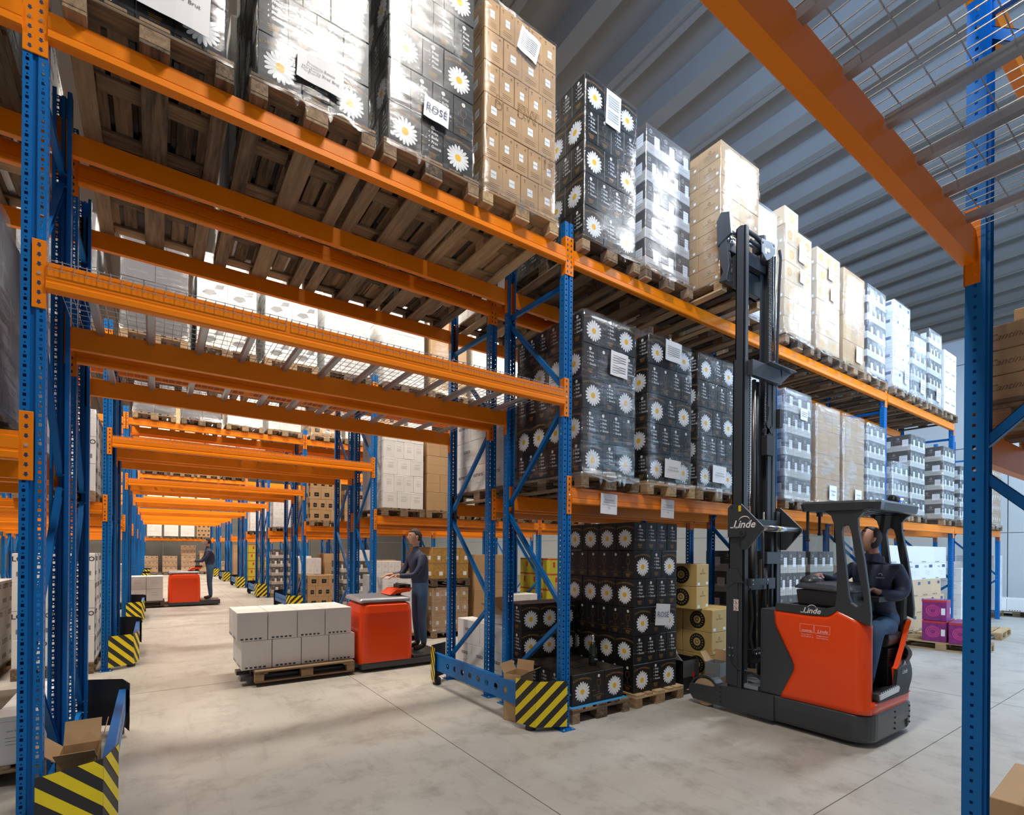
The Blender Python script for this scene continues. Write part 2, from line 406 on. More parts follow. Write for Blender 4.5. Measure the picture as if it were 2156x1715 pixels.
# ------------------------------------------------------------------ racking
def strip(mb, P3, u0, u1, z1, holes, m=0, zst=.05):
    """vertical strip between u0,u1 with holes [(uc, halfw, z-offset, halfh)] repeated every 50 mm; P3(u,z)->3D"""
    def q(a, b, c, d): 
        if c-a > 1e-5 and d-b > 1e-5: mb.quad(P3(a, b), P3(c, b), P3(c, d), P3(a, d), m)
    z = 0
    n = int(z1/zst)
    for k in range(n):
        z = k*zst; cur = z
        for uc, hw, zo, hh in holes:
            a, b = z+zo-hh, z+zo+hh
            q(u0, cur, u1, a); q(u0, a, uc-hw, b); q(uc+hw, a, u1, b); cur = b
        q(u0, cur, u1, z+zst)
def post_mesh(h, name, fine=True):
    b = MB(); W2 = .05; D = .072; g = .012
    hf = [(0, .007, .014, .0085), (0, .0035, .036, .0035)] if fine else [(0, .008, .02, .01)]
    for s in (-1, 1):
        lo, hi = (-W2, -g) if s < 0 else (g, W2)
        c = (lo+hi)/2
        strip(b, lambda u, z: (u, 0, z), lo, hi, h, [(c+a, w, zo, hh) for a, w, zo, hh in hf])
        b.quad((s*g, 0, 0), (s*g*.75, .012, 0), (s*g*.75, .012, h), (s*g, 0, h))
        strip(b, lambda u, z: (s*W2, u, z), 0, D, h, [(.036, .006, .02, .007)])
        b.quad((s*W2, D, 0), (s*.028, D, 0), (s*.028, D, h), (s*W2, D, h))
        b.quad((s*.028, D, 0), (s*.028, D+.012, 0), (s*.028, D+.012, h), (s*.028, D, h))
    b.quad((-g*.75, .012, 0), (g*.75, .012, 0), (g*.75, .012, h), (-g*.75, .012, h))
    return b.mesh(name, [M_BL])
POST = post_mesh(4.75, 'post'); POSTLOW = post_mesh(2.55, 'post')
bb = MB(); bb.box(-.075, .075, -.06, .09, 0, .006)
for sx in (-.05, .05): bb.tube((sx, -.04, .006), (sx, -.04, .02), .009, 6, 1)
BASEP = bb.mesh('base_plate', [M_BL, M_BOLT])
def brace_mesh(y0, z0, y1, z1):
    b = MB(); dx = .018
    for xa, xb in ((-dx-.003, -dx), ):
        pass
    d = Vector((0, y1-y0, z1-z0)).normalized(); u = Vector((1, 0, 0)).cross(d)
    p0 = Vector((0, y0, z0)); p1 = Vector((0, y1, z1)); w = .022
    def bar(ax, bx, au, bu):
        i = len(b.v)
        for p in (p0, p1):
            for X, U in ((ax, au), (bx, au), (bx, bu), (ax, bu)): b.v.append(tuple(p+Vector((X, 0, 0))+u*U))
        for q in ((0, 1, 5, 4), (1, 2, 6, 5), (2, 3, 7, 6), (3, 0, 4, 7), (3, 2, 1, 0), (4, 5, 6, 7)):
            b.f.append(tuple(i+k for k in q)); b.m.append(0)
    bar(-.018, -.0155, -w, w); bar(-.018, .018, w-.0025, w); bar(-.018, .018, -w, -w+.0025)
    b.tube((-.052, y0, z0), (.052, y0, z0), .006, 6, 1); b.tube((-.052, y1, z1), (.052, y1, z1), .006, 6, 1)
    return b.mesh('diagonal_brace', [M_BL, M_BOLT])
YA, YZ = .04, .96
BR_HI = [brace_mesh(YA, 4.18, YZ, 4.20), brace_mesh(YZ, 4.12, YA, 3.20), brace_mesh(YA, 3.05, YZ, 2.16), brace_mesh(YZ, 2.06, YA, 1.12), brace_mesh(YA, 1.02, YZ, .30), brace_mesh(YZ, .20, YA, .20)]
BR_LO = [brace_mesh(YZ, 2.3, YA, 2.3), brace_mesh(YZ, 2.06, YA, 1.12), brace_mesh(YA, 1.02, YZ, .30), brace_mesh(YZ, .20, YA, .20)]
ROWW = lambda r: 'the foremost rack row' if r == 0 else ('the %s rack row back' % ORD[r])
def frame(i, r, y, high=True, lab=None):
    o = empty('upright_frame', (PX(i), y, 0), lab, 'rack frame', 'blue upright frames of the pallet racking')
    pm = POST if high else POSTLOW
    inst('post', pm, o); inst('post', pm, o, (0, 1.0, 0), PI)
    inst('base_plate', BASEP, o); inst('base_plate', BASEP, o, (0, 1.0, 0), PI)
    for me in (BR_HI if high else BR_LO): inst('diagonal_brace', me, o)
    return o
BLEN = P-.10
def beam_mesh():
    b = MB()
    pr = [(-.014, -.148), (-.020, -.142), (-.020, -.112), (-.014, -.106), (-.014, -.098), (-.011, -.096), (-.014, -.093), (-.014, -.03), (-.004, -.026), (-.004, 0), (.038, 0), (.038, -.15), (-.01, -.15)]
    b.prism(pr, 'x', -BLEN/2, BLEN/2)
    return b.mesh('beam_rail', [M_OR])
BEAM = beam_mesh()
def conn_mesh():
    b = MB()
    b.prism([(-.006, -.25), (-.003, -.253), (.0, -.25), (.0, .105), (-.003, .108), (-.006, .105)], 'x', 0, .056)   # on post front
    b.box(.052, .056, -.006, .055, -.25, .105)                                              # return beside the post
    for k in range(7):
        z = .08-k*.05
        if k == 3: b.tube((.028, -.006, z), (.028, -.011, z), .008, 8, 2)
        else: b.poly([(.022, -.0066, z+.01), (.022, -.0066, z-.002), (.017, -.0066, z-.002), (.028, -.0066, z-.014), (.039, -.0066, z-.002), (.034, -.0066, z-.002), (.034, -.0066, z+.01)], 1)
    return b.mesh('connector', [M_OR, M_HOLE, M_BOLT])
CONN = conn_mesh()
CONN_R = None
def mirror_mesh(me, name):
    m2 = me.copy(); m2.name = name
    for v in m2.vertices: v.co.x = -v.co.x
    m2.flip_normals(); return m2
CONN_R = mirror_mesh(CONN, 'connector')
def beam(i, yf, z, rear=False, lab=None, low=False):
    """beam in bay i (between uprights i and i+1); yf is the outer face plane"""
    xc = PX(i)+P/2
    o = empty('rack_beam', (xc, yf, z), lab, 'rack beam', 'orange load beams of the pallet racking', PI if rear else 0)
    inst('beam_rail', BEAM, o)
    inst('connector', CONN, o, (-P/2-.006, 0, 0)); inst('connector', CONN_R, o, (P/2+.006, 0, 0))
    return o
def deck_mesh():
    b = MB(); w = 1.17; d = 1.03; r = .0022
    n = 23
    for k in range(n+1):
        x = -w/2+w*k/n
        b.tube((x, -.025, .003), (x, d-.003, .003), r, 4, cap=False); 
        b.tube((x, -.025, .003), (x, -.025, -.05), r, 4); b.tube((x, d-.003, .003), (x, d-.003, -.05), r, 4)
        b.tube((x, -.025, .003), (x, -.025, .012), r, 4)
    for k in range(12):
        y = -.02+k*(d-.004)/11
        b.tube((-w/2, y, .0072), (w/2, y, .0072), r, 4, cap=False)
    b.tube((-w/2, -.0295, -.045), (w/2, -.0295, -.045), r, 4)
    return b.mesh('wire_mesh', [M_WIRE])
DECK = deck_mesh()
ch = MB(); pr = [(-.026, -.010), (-.020, -.010), (-.014, -.034), (.014, -.034), (.020, -.010), (.026, -.010), (.024, -.013), (.017, -.038), (-.017, -.038), (-.024, -.013)]
ch.prism([(a, b_+.0095) for a, b_ in pr], 'y', .042, .958)
DCH = ch.mesh('support_channel', [M_ZN])
def deck(xc, y, z, lab):
    o = empty('wire_deck', (xc, y, z), lab, 'wire shelf', 'wire mesh decks laid across the drive-through beams')
    inst('wire_mesh', DECK, o)
    for dx in (-.44, -.15, .15, .44): inst('support_channel', DCH, o, (dx, 0, 0))
    return o

rows = []                       # front plane of every single-depth rack
for k in range(7):
    rows.append(Y1+DR*k); rows.append(Y1+DR*k+1.3)
SIDE = {0: 'tunnel edge by the camera side post', 1: 'far edge of the drive-through'}
for r, y in enumerate(rows):
    hi = 4 if r < 2 else (2 if r < 6 else 1)
    for i in range(-1, hi+2):
        where = {-1: 'one bay before the drive-through', 0: 'where the drive-through begins', 1: 'on the forklift side of the drive-through'}.get(i, '%s frame past the drive-through' % ORD[i-2])
        frame(i, r, y, True, 'blue upright frame, %s, %s rack row' % (where, ORD[r]))
    for i in range(-1, hi+1):
        wb = {-1: 'bay before the drive-through', 0: 'drive-through bay'}.get(i, '%s bay past the drive-through' % ORD[max(i-1, 0)])
        for z, lv in ((HT, 'top'), (HM if i == 0 else H1, 'middle')):
            if z == HT and i == 4: continue
            beam(i, y, z, False, 'orange %s beam, aisle face, %s, %s rack row' % (lv, wb, ORD[r]))
            beam(i, y+1.0, z, True, 'orange %s beam, far face, %s, %s rack row' % (lv, wb, ORD[r]))
    for j in range(3):
        if r < 8:
            deck(PX(0)+.05+.6+1.2*j, y, HM, 'wire mesh deck, %s from the near post, %s rack row' % (ORD[j], ORD[r]))
# end rack closing the cross aisle
yE = Y1+DR*7
for i in (-2, -1, 0, 1, 2):
    frame(i, 14, yE, True, 'blue upright frame %s along the closing rack at the far end' % ORD[i+2])
for i in (-2, -1, 0, 1):
    for z, lv in ((H1, 'middle'), (HT, 'top')):
        beam(i, yE, z, False, 'orange %s beam, %s bay of the closing rack at the far end' % (lv, ORD[i+2]))
        beam(i, yE+1.0, z, True, 'orange %s beam, rear face, %s bay of the closing rack' % (lv, ORD[i+2]))
# rack over the camera (its drive-through bay is overhead)
YR0 = .76
for i in (1, 2):
    frame(i, -1, YR0-1.0, True, 'dark blue upright frame close to the camera, %s' % ('beside the overhead wire deck' if i == 1 else 'beyond the brown cartons'))
for i in (0, 1):
    for z, lv in ((HM, 'overhead'), (HT, 'top')) if i == 0 else ((H1, 'middle'), (HT, 'top')):
        beam(i, YR0-1.0, z, False, 'orange %s beam over the camera, near face, %s' % (lv, 'drive-through bay' if i == 0 else 'bay with brown cartons'))
        beam(i, YR0, z, True, 'orange %s beam over the camera, aisle face, %s' % (lv, 'drive-through bay' if i == 0 else 'bay with brown cartons'))
for j in range(3):
    deck(PX(0)+.05+.6+1.2*j, YR0-1.0, HM, 'wire mesh deck overhead, %s towards the dark blue post' % ORD[j])

# column guards: rail with holes, hazard striped plates at both ends
def guard(k, side):
    y0 = Y1+DR*k; xs = PX(1)-.33 if side == 1 else PX(0)+.33
    sg = 1 if side == 1 else -1
    o = empty('column_guard', (xs, y0+1.1, 0), 'blue guard rail with striped end plates, %s along the %s side' % (ORD[k], 'forklift' if side == 1 else 'camera post'), 'rack guard', 'column guards along the drive-through')
    ya, yb = y0+.22, y0+2.1
    n = 8; holes = [circ(ya+.28+(yb-ya-.5)*(q+.1)/n, .30, .035, 12) for q in range(n)]
    vf = plate([(ya, .20), (yb, .20), (yb, .40), (ya, .40)], holes, .005)
    b = MB(); b.add(vf, lambda p: (xs+p[2], p[0], p[1]))
    w = sg*.05
    for z in (.20, .40): b.box(min(xs, xs+w), max(xs, xs+w), ya, yb, z-.003, z+.003)
    b.build('guard_rail', M_BL, o)
    for end in (0, 1):
        yy = y0-.06 if end == 0 else y0+2.36; dr = 1 if end == 0 else -1
        pts = [(xs+sg*.30, yy), (xs+sg*.03, yy+dr*.13), (xs-sg*.03, yy+dr*.36)]
        b = MB(); z0, z1 = .05, .47
        # striped faces: build slanted stripe polygons clipped to each panel
        L = 0
        for (ax, ay), (bx, by) in zip(pts, pts[1:]):
            ln = math.hypot(bx-ax, by-ay); nseg = 60
            nx, ny = (by-ay)/ln, -(bx-ax)/ln
            if ny*dr > 0 and end == 0 or (end == 1 and ny*dr > 0): nx, ny = -nx, -ny
            # base panel
            t = .004
            q = [(ax, ay), (bx, by), (bx-nx*t, by-ny*t), (ax-nx*t, ay-ny*t)]
            b.prism(q, 'z', z0, z1, 1)
            H = z1-z0; wd = .075; k0 = -12
            for kk in range(-14, 16):
                # stripe region: u + v in [2k*wd, (2k+1)*wd]
                s0 = 2*kk*wd; s1 = s0+wd
                poly = [(0, 0), (ln, 0), (ln, H), (0, H)]
                sl = 1.0 if side == 1 else 1.0
                def clip(pl, f):
                    out = []
                    for a, c in zip(pl, pl[1:]+pl[:1]):
                        fa, fc = f(a), f(c)
                        if fa >= 0: out.append(a)
                        if fa*fc < 0:
                            tt = fa/(fa-fc); out.append((a[0]+(c[0]-a[0])*tt, a[1]+(c[1]-a[1])*tt))
                    return out
                poly = clip(poly, lambda p: (p[0]+L)+sl*p[1]-s0)
                if len(poly) > 2: poly = clip(poly, lambda p: s1-(p[0]+L)-sl*p[1])
                if len(poly) > 2:
                    b.poly([(ax+(bx-ax)*u/ln+nx*.0015, ay+(by-ay)*u/ln+ny*.0015, z0+v) for u, v in poly], 0)
            L += ln
        b.build('striped_plate', [M_YEL, M_BLK], o)
        f_ = MB(); cx = xs+sg*.06; cy = yy+dr*.24
        f_.lathe([(.05, 0), (.05, .07), (.03, .09), (.012, .1), (.012, .17)], (cx, cy, 0), n=12); f_.build('rubber_foot', M_RUB, o)
for k in range(7):
    guard(k, 1); guard(k, 0)
# ------------------------------------------------------------------ pallets
def pb(x0, x1, y0, y1, z0, z1, name, mt):
    b = MB(); b.box(x0, x1, y0, y1, z0, z1, c=.003); return b.mesh(name, [mt])
PAL = {}
for kk, mt in (('dark', M_WOODD), ('light', M_WOODL)):
    bw = [(-.4, .1), (-.0725, .145), (.3, .1)]
    L = []
    for x, w in bw: L.append(('bottom_board', pb(x, x+w, -.6, .6, 0, .022, 'bottom_board', mt)))
    for x, w in bw:
        for y in (-.6, -.0725, .5):
            L.append(('block', pb(x, x+w, y, y+(.145 if y == -.0725 else .1), .0222, .1, 'block', mt)))
    for y in (-.6, -.0725, .455): L.append(('stringer_board', pb(-.4, .4, y, y+.145, .1002, .122, 'stringer_board', M_WOODDX if kk == 'dark' else M_WOODLX)))
    for x, w in ((-.4, .145), (-.2275, .1), (-.0725, .145), (.1275, .1), (.255, .145)):
        L.append(('deck_board', pb(x, x+w, -.6, .6, .1222, .144, 'deck_board', mt)))
    PAL[kk] = L
    b = MB()
    for n_, me in L:
        i = len(b.v); b.v += [tuple(v.co) for v in me.vertices]
        for p_ in me.polygons: b.f.append(tuple(i+k for k in p_.vertices)); b.m.append(0)
    PAL[kk+'one'] = b.mesh('pallet', [mt])
def pallet(x, yc, z, lab, kind='dark', rz=0, parts=True, group='wooden pallets', sx=1):
    if parts:
        o = empty('pallet', (x, yc, z), lab, 'pallet', group, rz)
        for n_, me in PAL[kind]: inst(n_, me, o)
    else:
        o = inst('pallet', PAL[kind+'one'], None, (x, yc, z), rz); tag(o, lab, 'pallet', group)
    return o

# ------------------------------------------------------------------ cartons
CB = {}
def fmap(w, d, face):
    return {'F': lambda u, v, o: (u, -d/2-o, v), 'B': lambda u, v, o: (-u, d/2+o, v),
            'L': lambda u, v, o: (-w/2-o, -u, v), 'R': lambda u, v, o: (w/2+o, u, v)}[face]
class Carton:
    def __init__(s, w, d, h, body, band=None, seam=M_INKB, c=.004):
        s.w, s.d, s.h = w, d, h; s.b = MB(); s.mats = [body]
        if band:
            s.mats.append(band[1]); zb = h*band[0]
            s.b.box(-w/2, w/2, -d/2, d/2, zb, h, 0, c); s.b.box(-w/2, w/2, -d/2, d/2, 0, zb, 1, c)
        else: s.b.box(-w/2, w/2, -d/2, d/2, 0, h, 0, c)
    def mi(s, m):
        if m not in s.mats: s.mats.append(m)
        return s.mats.index(m)
    def W(s, f): return s.w if f in 'FB' else s.d
    def rect(s, f, u0, u1, v0, v1, m, o=.0008):
        F = fmap(s.w, s.d, f); s.b.poly([F(u0, v0, o), F(u1, v0, o), F(u1, v1, o), F(u0, v1, o)], s.mi(m))
    def poly(s, f, pts, m, o=.0008):
        F = fmap(s.w, s.d, f); s.b.poly([F(u, v, o) for u, v in pts], s.mi(m))
    def disc(s, f, u, v, r, m, o=.0008, n=20): s.poly(f, circ(u, v, r, n), m, o)
    def ring(s, f, u, v, r0, r1, m, o=.0012, n=20):
        F = fmap(s.w, s.d, f); a = circ(u, v, r0, n); b_ = circ(u, v, r1, n)
        for k in range(n):
            q = [a[k], b_[k], b_[(k+1) % n], a[(k+1) % n]]; s.b.poly([F(x, y, o) for x, y in q], s.mi(m))
    def line(s, f, p, q, t, m, o=.001):
        dx, dy = q[0]-p[0], q[1]-p[1]; L = math.hypot(dx, dy); nx, ny = -dy/L*t/2, dx/L*t/2
        s.poly(f, [(p[0]-nx, p[1]-ny), (q[0]-nx, q[1]-ny), (q[0]+nx, q[1]+ny), (p[0]+nx, p[1]+ny)], m, o)
    def text(s, f, tx, u, v, size, m, arc=0, o=.001, **kw):
        vs, fs = text2d(tx, size, **kw); F = fmap(s.w, s.d, f)
        if arc: vs = [(math.sin(x/arc)*(arc+y), math.cos(x/arc)*(arc+y)-arc) for x, y in vs]
        i = len(s.b.v); s.b.v += [F(u+x, v+y, o) for x, y in vs]
        for q in fs: s.b.f.append(tuple(i+k for k in q)); s.b.m.append(s.mi(m))
    def daisy(s, f, u, v, R, n=18):
        for k in range(n):
            t = 2*PI*k/n+.08; ct, st = math.cos(t), math.sin(t); pts = []
            rr = R*(1 if k % 3 else .93)
            for a, w_ in ((.22, .05), (.5, .085), (.75, .115), (.9, .095), (1.0, .03)):
                pts.append((a*rr, w_*R))
            pl = [(a, w_) for a, w_ in pts]+[(a, -w_) for a, w_ in pts[::-1]]
            s.poly(f, [(u+a*ct-w_*st, v+a*st+w_*ct) for a, w_ in pl], M_PET, .0008+.0001*(k % 2))
        s.disc(f, u, v, R*.27, M_CEN, .0014, 16)
    def done(s, name='carton'): return s.b.mesh(name, s.mats)
def glass(c, f, u, v, s_, m):
    pts = [(-.018, .05), (-.021, .02), (-.012, .002), (0, -.004), (.012, .002), (.021, .02), (.018, .05)]
    for p, q in zip(pts, pts[1:]+pts[:1]): c.line(f, (u+p[0]*s_, v+p[1]*s_), (u+q[0]*s_, v+q[1]*s_), .0028, m)
    c.line(f, (u, v-.004*s_), (u, v-.05*s_), .003, m); c.line(f, (u-.016*s_, v-.05*s_), (u+.016*s_, v-.05*s_), .003, m)
def daisy_carton():
    c = Carton(.266, .178, .306, M_CBLK)
    for f in 'FB':
        c.daisy(f, 0, .130, .102); c.text(f, 'RONCOMARGHERITA', 0, .262, .026, M_GOLD, arc=.32, bold=.01)
    for f, kind in (('L', 0), ('R', 1)):
        c.disc(f, 0, .262, .016, M_PET); c.disc(f, 0, .262, .005, M_CEN, .0013, 8)
        if kind == 0:
            for q, tx in enumerate(('Frizz', 'Bolla', 'Pros', 'Goccia')):
                z = .225-q*.036
                c.text(f, tx, -.012, z, .030, M_WH, align='LEFT', shear=.1, bold=.012); c.disc(f, -.030, z, .0045, M_WH, n=8)
            for q in range(4): c.line(f, (-.035+.004*q, .068-.011*q), (.035-.004*q, .068-.011*q), .005, M_GOLD)
        else:
            glass(c, f, 0, .16, 1.25, M_GOLD)
            c.text(f, 'RONCOMARGHERITA', 0, .075, .014, M_GOLD, arc=.2)
            for q in range(4): c.line(f, (-.035+.004*q, .055-.010*q), (.035-.004*q, .055-.010*q), .004, M_GOLD)
        c.text(f, 'BRUT', -.070, .12, .016, M_GOLD)
    # printed lid
    for yy in (-.05, 0, .05):
        i = len(c.b.v); vs, fs = text2d('RONCOMARGHERITA', .016)
        c.b.v += [(x, yy+y, .3068) for x, y in vs]
        for q in fs: c.b.f.append(tuple(i+k for k in q)); c.b.m.append(c.mi(M_GOLD))
    return c.done()
def fragile(c, f, v, m, s_=1):
    u = -c.W(f)*.3
    c.poly(f, [(u-.012*s_, v+.012*s_), (u, v-.004*s_), (u+.012*s_, v+.012*s_)], m); c.line(f, (u, v), (u, v-.014*s_), .003, m); c.line(f, (u-.008, v-.014*s_), (u+.008, v-.014*s_), .003, m)
    u = -u
    c.poly(f, [(u-.012*s_, v), (u+.012*s_, v), (u, v+.014*s_)], m); c.line(f, (u, v), (u, v-.014*s_), .005, m)
def mk_carton(kind, w, d, h):
    key = (kind, round(w, 3), round(d, 3), round(h, 3))
    if key in CB: return CB[key]
    g = .003; w -= g; d -= g; h -= .002
    if kind == 'daisy': me = daisy_carton()
    elif kind == 'labelled':
        c = Carton(w, d, h, M_CBRN)
        for f in 'FBLR':
            W_ = c.W(f); fragile(c, f, h*.86, M_INKB); c.rect(f, -W_*.14, W_*.16, h*.42, h*.66, M_PAP)
            c.text(f, 'VINO', W_*.01, h*.54, .02, M_INK)
            for q in range(3): c.line(f, (-W_*.3, h*(.26-.06*q)), (W_*.3, h*(.26-.06*q)), .003, M_INKB)
        me = c.done()
    elif kind == 'twotone':
        c = Carton(w, d, h, M_CGRY, (.38, M_CBGE))
        for f in 'FBLR':
            W_ = c.W(f); s_ = min(W_, .3)
            c.ring(f, -W_*.22, h*.78, .016, .022, M_CBGE, n=12); c.line(f, (-W_*.22, h*.74), (-W_*.22+.01, h*.82), .005, M_CBGE)
            c.line(f, (-W_*.36, h*.62), (-W_*.08, h*.62), .005, M_CBGE)
            c.rect(f, W_*.02, W_*.36, h*.28, h*.70, M_PAP)
            for q in range(3): c.line(f, (W_*.07, h*(.62-.09*q)), (W_*.31, h*(.62-.09*q)), .004, M_INKG)
            c.line(f, (-W_*.3, h*.16), (W_*.3, h*.16), .004, M_INKG)
        me = c.done()
    elif kind in ('ringed', 'faint'):
        c = Carton(w, d, h, M_CBRL if kind == 'ringed' else M_CBRN)
        for f in 'FBLR':
            W_ = c.W(f)
            if kind == 'ringed' and f in 'FB': c.ring(f, 0, h*.5, h*.14, h*.24, M_INKO); c.disc(f, 0, h*.5, h*.07, M_INKO)
            else:
                c.ring(f, 0, h*.66, .012, .018, M_INKB, n=10); c.text(f, 'CANTINA', 0, h*.48, min(.035, W_*.12), M_INKB)
                c.line(f, (-W_*.25, h*.33), (W_*.25, h*.33), .003, M_INKB)
                c.rect(f, W_*.28, W_*.38, h*.1, h*.24, M_PAP)
        me = c.done()
    elif kind == 'white':
        c = Carton(w, d, h, M_CWHT)
        for f in 'FBLR':
            W_ = c.W(f); c.text(f, 'vino bianco', 0, h*.70, min(.03, W_*.09), M_INKG)
            for q in range(3): c.line(f, (-W_*.22, h*(.56-.07*q)), (W_*.22, h*(.56-.07*q)), .003, M_INKG)
            c.line(f, (-W_*.46, h*.9), (W_*.46, h*.9), .0015, M_INKG)
        me = c.done()
    elif kind == 'tondo':
        c = Carton(w, d, h, M_CWHT)
        for f in 'FBLR':
            W_ = c.W(f); c.text(f, 'Tondo', -W_*.1, h*.86, .05, M_INK)
            c.poly(f, [(-W_*.35, h*.25), (-W_*.1, h*.15), (W_*.15, h*.3), (W_*.05, h*.45), (-W_*.2, h*.42)], M_INKG)
            c.poly(f, [(W_*.05, h*.5), (W_*.35, h*.55), (W_*.4, h*.75), (W_*.15, h*.72)], M_INKG)
        me = c.done()
    elif kind == 'esmal':
        c = Carton(w, d, h, M_CWHT)
        for f in 'FBLR': c.text(f, 'osato' if w < .37 else 'esmeral', 0, h*.62, .075, M_INK, bold=.01); c.line(f, (-.05, h*.3), (.05, h*.3), .004, M_INKG)
        me = c.done()
    elif kind == 'losto':
        c = Carton(w, d, h, M_CWHT)
        for f in 'FBLR':
            c.text(f, 'LOSTO', 0, h*.8, .085, M_INK, bold=.025)
            for q in range(3): c.rect(f, -c.W(f)*.35+q*.07, -c.W(f)*.35+q*.07+.05, h*.2, h*.36, M_INKG)
        me = c.done()
    elif kind == 'darkwrap':
        c = Carton(w, d, h, mat('slate_print_cardboard', (.12, .115, .13), .5, rnd=.1) if 'slate_print_cardboard' not in MATS else MATS['slate_print_cardboard'])
        for f in 'FBLR': c.text(f, 'OVER', 0, h*.72, .07, M_INKG); c.text(f, 'NATIONAL', 0, h*.3, .045, M_INKG)
        me = c.done()
    elif kind == 'goldwine':
        c = Carton(w, d, h, M_CGLD)
        for f in 'FBLR':
            W_ = c.W(f)
            if f in 'LR':
                c.disc(f, 0, h*.5, h*.43, M_YELB, .0006, 28); c.disc(f, .004, h*.51, h*.40, M_CBLK, .0010, 28); c.disc(f, 0, h*.52, h*.18, M_CGLD, .0014, 20)
                c.ring(f, 0, h*.52, h*.07, h*.10, M_CBLK, .0018, 14)
                for q in range(16):
                    t = 2*PI*q/16; x, y = math.cos(t)*h*.29, math.sin(t)*h*.29
                    c.line(f, (x*.9, h*.52+y*.9), (x*1.1, h*.52+y*1.1), .009, M_CGLD, .0016)
            else:
                c.ring(f, 0, h*.72, .014, .020, M_INKB, n=12); c.text(f, 'BELLAVISTA', 0, h*.58, .026, M_INKB)
                c.rect(f, -W_*.42, -W_*.24, h*.06, h*.18, M_PAP); c.rect(f, W_*.26, W_*.44, h*.08, h*.20, M_PAP)
        me = c.done()
    elif kind == 'ornate':
        c = Carton(w, d, h, M_ORN)
        for f in 'FBLR': c.rect(f, c.W(f)*.05, c.W(f)*.35, h*.2, h*.45, M_PAP); c.line(f, (-c.W(f)*.45, h*.95), (c.W(f)*.45, h*.95), .01, M_INKB)
        me = c.done()
    elif kind == 'glasswhite':
        c = Carton(w, d, h, M_CWHT)
        for f in 'FBLR':
            W_ = c.W(f); c.text(f, 'SENZA', -W_*.1, h*.78, .05, M_INKG); c.rect(f, W_*.15, W_*.4, h*.72, h*.9, M_INKU)
            c.ring(f, -W_*.05, h*.45, .03, .034, M_INKG, n=14); c.ring(f, W_*.12, h*.38, .04, .044, M_INKG, n=14)
            for q in range(4): c.rect(f, -W_*.35+q*.05, -W_*.35+q*.05+.03, h*.04, h*.1, M_INK)
        me = c.done()
    elif kind == 'stampbrown':
        c = Carton(w, d, h, M_CBRL)
        for f in 'FBLR':
            W_ = c.W(f); c.rect(f, W_*.1, W_*.35, h*.7, h*.88, M_INKU) if f == 'F' else None
            for q in range(5): c.rect(f, -W_*.38+q*.055, -W_*.38+q*.055+.03, h*.05, h*.12, M_INK)
            c.line(f, (-W_*.1, h*.25), (W_*.1, h*.25), .003, M_INKB)
        me = c.done()
    elif kind == 'plainwhite':
        c = Carton(w, d, h, M_CWHT)
        for f in 'FBLR':
            for q in range(5): c.rect(f, -c.W(f)*.38+q*.05, -c.W(f)*.38+q*.05+.03, h*.04, h*.1, M_INK)
        me = c.done()
    elif kind == 'panelled':
        c = Carton(w, d, h, M_CBRN)
        for f in 'FBLR': c.rect(f, -c.W(f)*.15, c.W(f)*.3, h*.25, h*.62, M_CBLK); c.text(f, 'VINI', c.W(f)*.07, h*.43, .03, M_CBGE)
        me = c.done()
    elif kind == 'yellow':
        c = Carton(w, d, h, M_YELB)
        for f in 'FBLR': c.rect(f, -c.W(f)*.49, c.W(f)*.49, h*.9, h*.99, M_REDB); c.rect(f, -.03, .03, h*.4, h*.75, M_REDB)
        me = c.done()
    elif kind == 'purple':
        c = Carton(w, d, h, M_PURP)
        for f in 'FBLR':
            W_ = c.W(f); c.rect(f, -W_*.48, W_*.48, h*.9, h*.99, M_REDB)
            for r_ in (.10, .075, .05): c.ring(f, -W_*.05, h*.48, r_-.012, r_, M_PINK, n=16)
            c.rect(f, W_*.28, W_*.44, h*.3, h*.62, M_PAP)
        me = c.done()
    elif kind == 'remi':
        c = Carton(w, d, h, M_CBRN)
        for f in 'FBLR': c.text(f, 'Cantina di Remi', 0, h*.5, min(.045, h*.6), M_INKB, shear=.45)
        me = c.done()
    elif kind == 'plain':
        c = Carton(w, d, h, M_CBRN)
        for f in 'FBLR': c.line(f, (-c.W(f)*.48, h*.5), (c.W(f)*.48, h*.5), .0015, M_INKB)
        c.b.box(-w/2, w/2, -.025, .025, h-.001, h+.001, c.mi(M_CBRL)); me = c.done()
    CB[key] = me; return me

